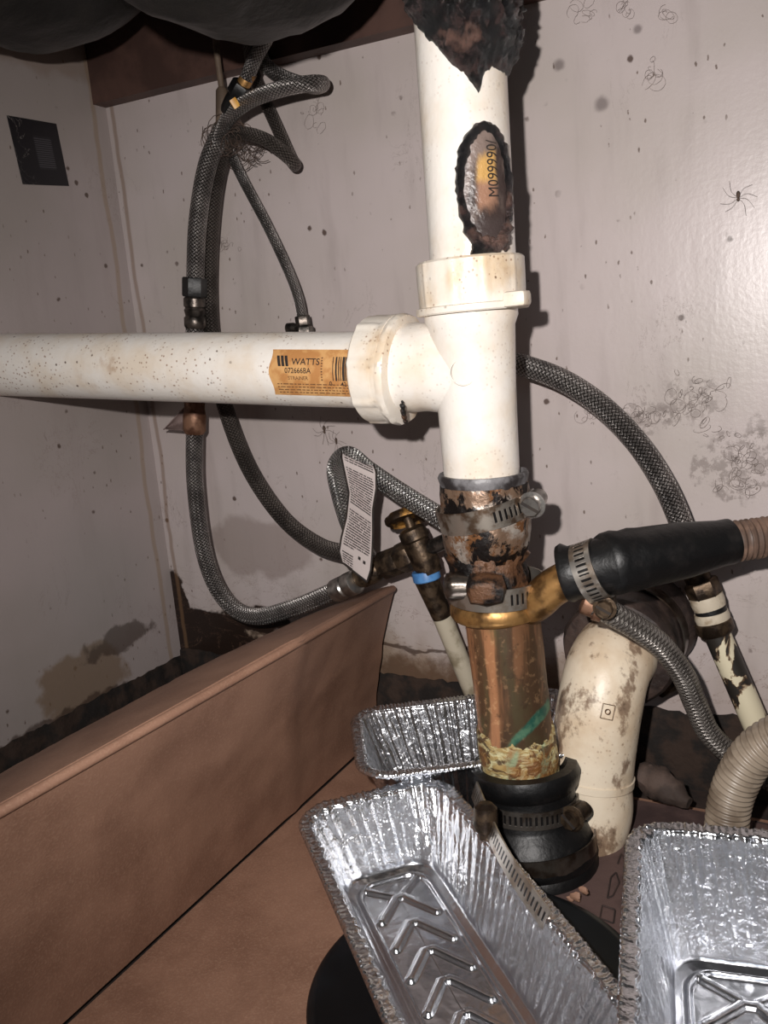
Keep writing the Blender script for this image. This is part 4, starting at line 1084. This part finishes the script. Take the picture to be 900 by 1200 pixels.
place_tray('foil loaf tray at the lower right, cut by the picture edge', ra, ru, .088, .165, zr2-.0165, .0165, 5)
zr3 = .060
da, db = P(409, 832, Z=zr3), P(660, 803, Z=zr3); dl = (db-da)
near = P(430, 914, Z=zr3)
dW = abs((near-da).dot(Vector((dl.y, -dl.x, 0)).normalized())); print('back tray', dl.length, dW)
u3 = Vector((dl.x, dl.y, 0)).normalized(); v3 = Vector((u3.y, -u3.x, 0))
ctr = da+u3*dl.length/2+v3*dW/2
tray('foil loaf tray at the back, behind the brass pipe and turned sideways', (ctr.x, ctr.y, .0145), math.atan2(u3.y, u3.x)+PI/2, dW-.012, dl.length-.012, zr3-.0145, (0, 0), 9, .8)

# ------------------------------------------------------------------ small things on the walls
sg = thing('sticker', 'black sticker with small grey print on the left wall', 'sticker', P(44, 178, X=-.46))
cs = [P(*q, X=-.4596) for q in ((8, 135), (66, 145), (81, 218), (27, 216))]
bm = B(); sheet(bm, lambda u, v: cs[0].lerp(cs[1], u).lerp(cs[3].lerp(cs[2], u), v), 8, 8, .0003); obj('vinyl', bm, 'bsticker', sg)
def spider(cx, cy, s_, label, rot=0):
    c = P(cx, cy, Y=-.0022); t = thing('cellar_spider', label, 'spider', P(cx, cy, Y=-.001)); bm = B()
    r_ = bmesh.ops.create_icosphere(bm, subdivisions=2, radius=1)
    for v in r_['verts']: v.co = Vector((v.co.x*.0013*s_, v.co.y*.0011*s_, v.co.z*.0024*s_))+c+Vector((0, 0, .0022*s_))
    r_ = bmesh.ops.create_icosphere(bm, subdivisions=2, radius=1)
    for v in r_['verts']: v.co = Vector((v.co.x*.001*s_, v.co.y*.0009*s_, v.co.z*.0011*s_))+c-Vector((0, 0, .001*s_))
    obj('body', bm, 'spider', t)
    for k in range(8):
        a = rot+[-2.6, -2.1, -.9, -.3, .3+PI*.0, 2.2-1.2, 2.3, 2.8][k]; bm = B()
        e1_ = c+Vector((math.cos(a)*.006*s_, -.0015, math.sin(a)*.006*s_)); e2_ = e1_+Vector((math.cos(a-.5)*.006*s_, .0018, math.sin(a-.7)*.007*s_))
        tube(bm, catmull([c, e1_, e2_], 5), .00009*s_, 5); obj('leg', bm, 'spider', t)
spider(865, 232, .75, 'cellar spider on the bare wall near the right edge')
spider(380, 505, .8, 'dead cellar spider on the wall just below the level pipe', 1)
spider(394, 518, .65, 'curled dead spider on the wall just above the paper tag', 2.3)
def web(cx, cy, w_, h_, n, label, r=.00008, mat='web', loops=True):
    t = P(cx, cy, Y=-.0006); bm = B()
    for k in range(n):
        c = P(cx+random.gauss(0, w_*.32), cy+random.gauss(0, h_*.32), Y=-.0007); rr_ = random.uniform(.001, .0045); a0 = random.random()*6; e_ = random.uniform(.3, 1); sp = random.uniform(.25, .6); ori = random.random()*3
        pts = []
        for s_ in range(14):
            a = a0+s_*sp; x_, z_ = math.cos(a)*rr_, math.sin(a)*rr_*e_; pts.append(c+Vector((x_*math.cos(ori)-z_*math.sin(ori), -.0004*(s_ % 3), x_*math.sin(ori)+z_*math.cos(ori))))
        tube(bm, pts, r, 4, cap=False)
    return tag(obj('cobweb', bm, mat, None, t), label, 'cobweb', kind='stuff')
web(685, 16, 26, 24, 8, 'curled grey cobweb threads at the top edge beside the tar')
web(735, 16, 22, 22, 7, 'round cobweb curl near the top right of the wall')
web(765, 88, 20, 30, 9, 'small cobweb tuft on the wall at upper right')
web(815, 468, 60, 50, 34, 'dusty cobweb patch right of the arched hose', .0001)
web(868, 545, 50, 60, 38, 'large dusty cobweb patch above the ribbed hose end', .0001)
web(750, 488, 60, 16, 22, 'dust threads caught beside the arched hose', .0001)
web(690, 488, 30, 14, 8, 'fine cobweb threads under the arched hose')
web(268, 286, 20, 12, 9, 'tiny cobweb curl right of the twin hoses')
web(370, 130, 18, 50, 12, 'cobweb threads hanging below the hose loop')
web(780, 15, 22, 10, 5, 'short cobweb curls at the top edge, right of the round one')
# wood splinter by the trap arm
sp_ = B(); pth = catmull([P(745, 905, Y=-.05), P(775, 920, Y=-.05), P(808, 940, Y=-.056)], 8)
tube(sp_, pth, [.003+.006*math.sin(PI*min(1, (i+2)/len(pth)*.95)) for i in range(len(pth))], 16, disp=lambda c: .0018*nz(c, 180))
tag(obj('wood_splinter', sp_, simple('grey_brown_wood', (84, 68, 60), (58, 46, 40), 70, .8, 0, .001, 200), None, P(775, 930, Y=-.05)), 'rotten grey-brown splinter of wood right of the white elbow', 'splinter')
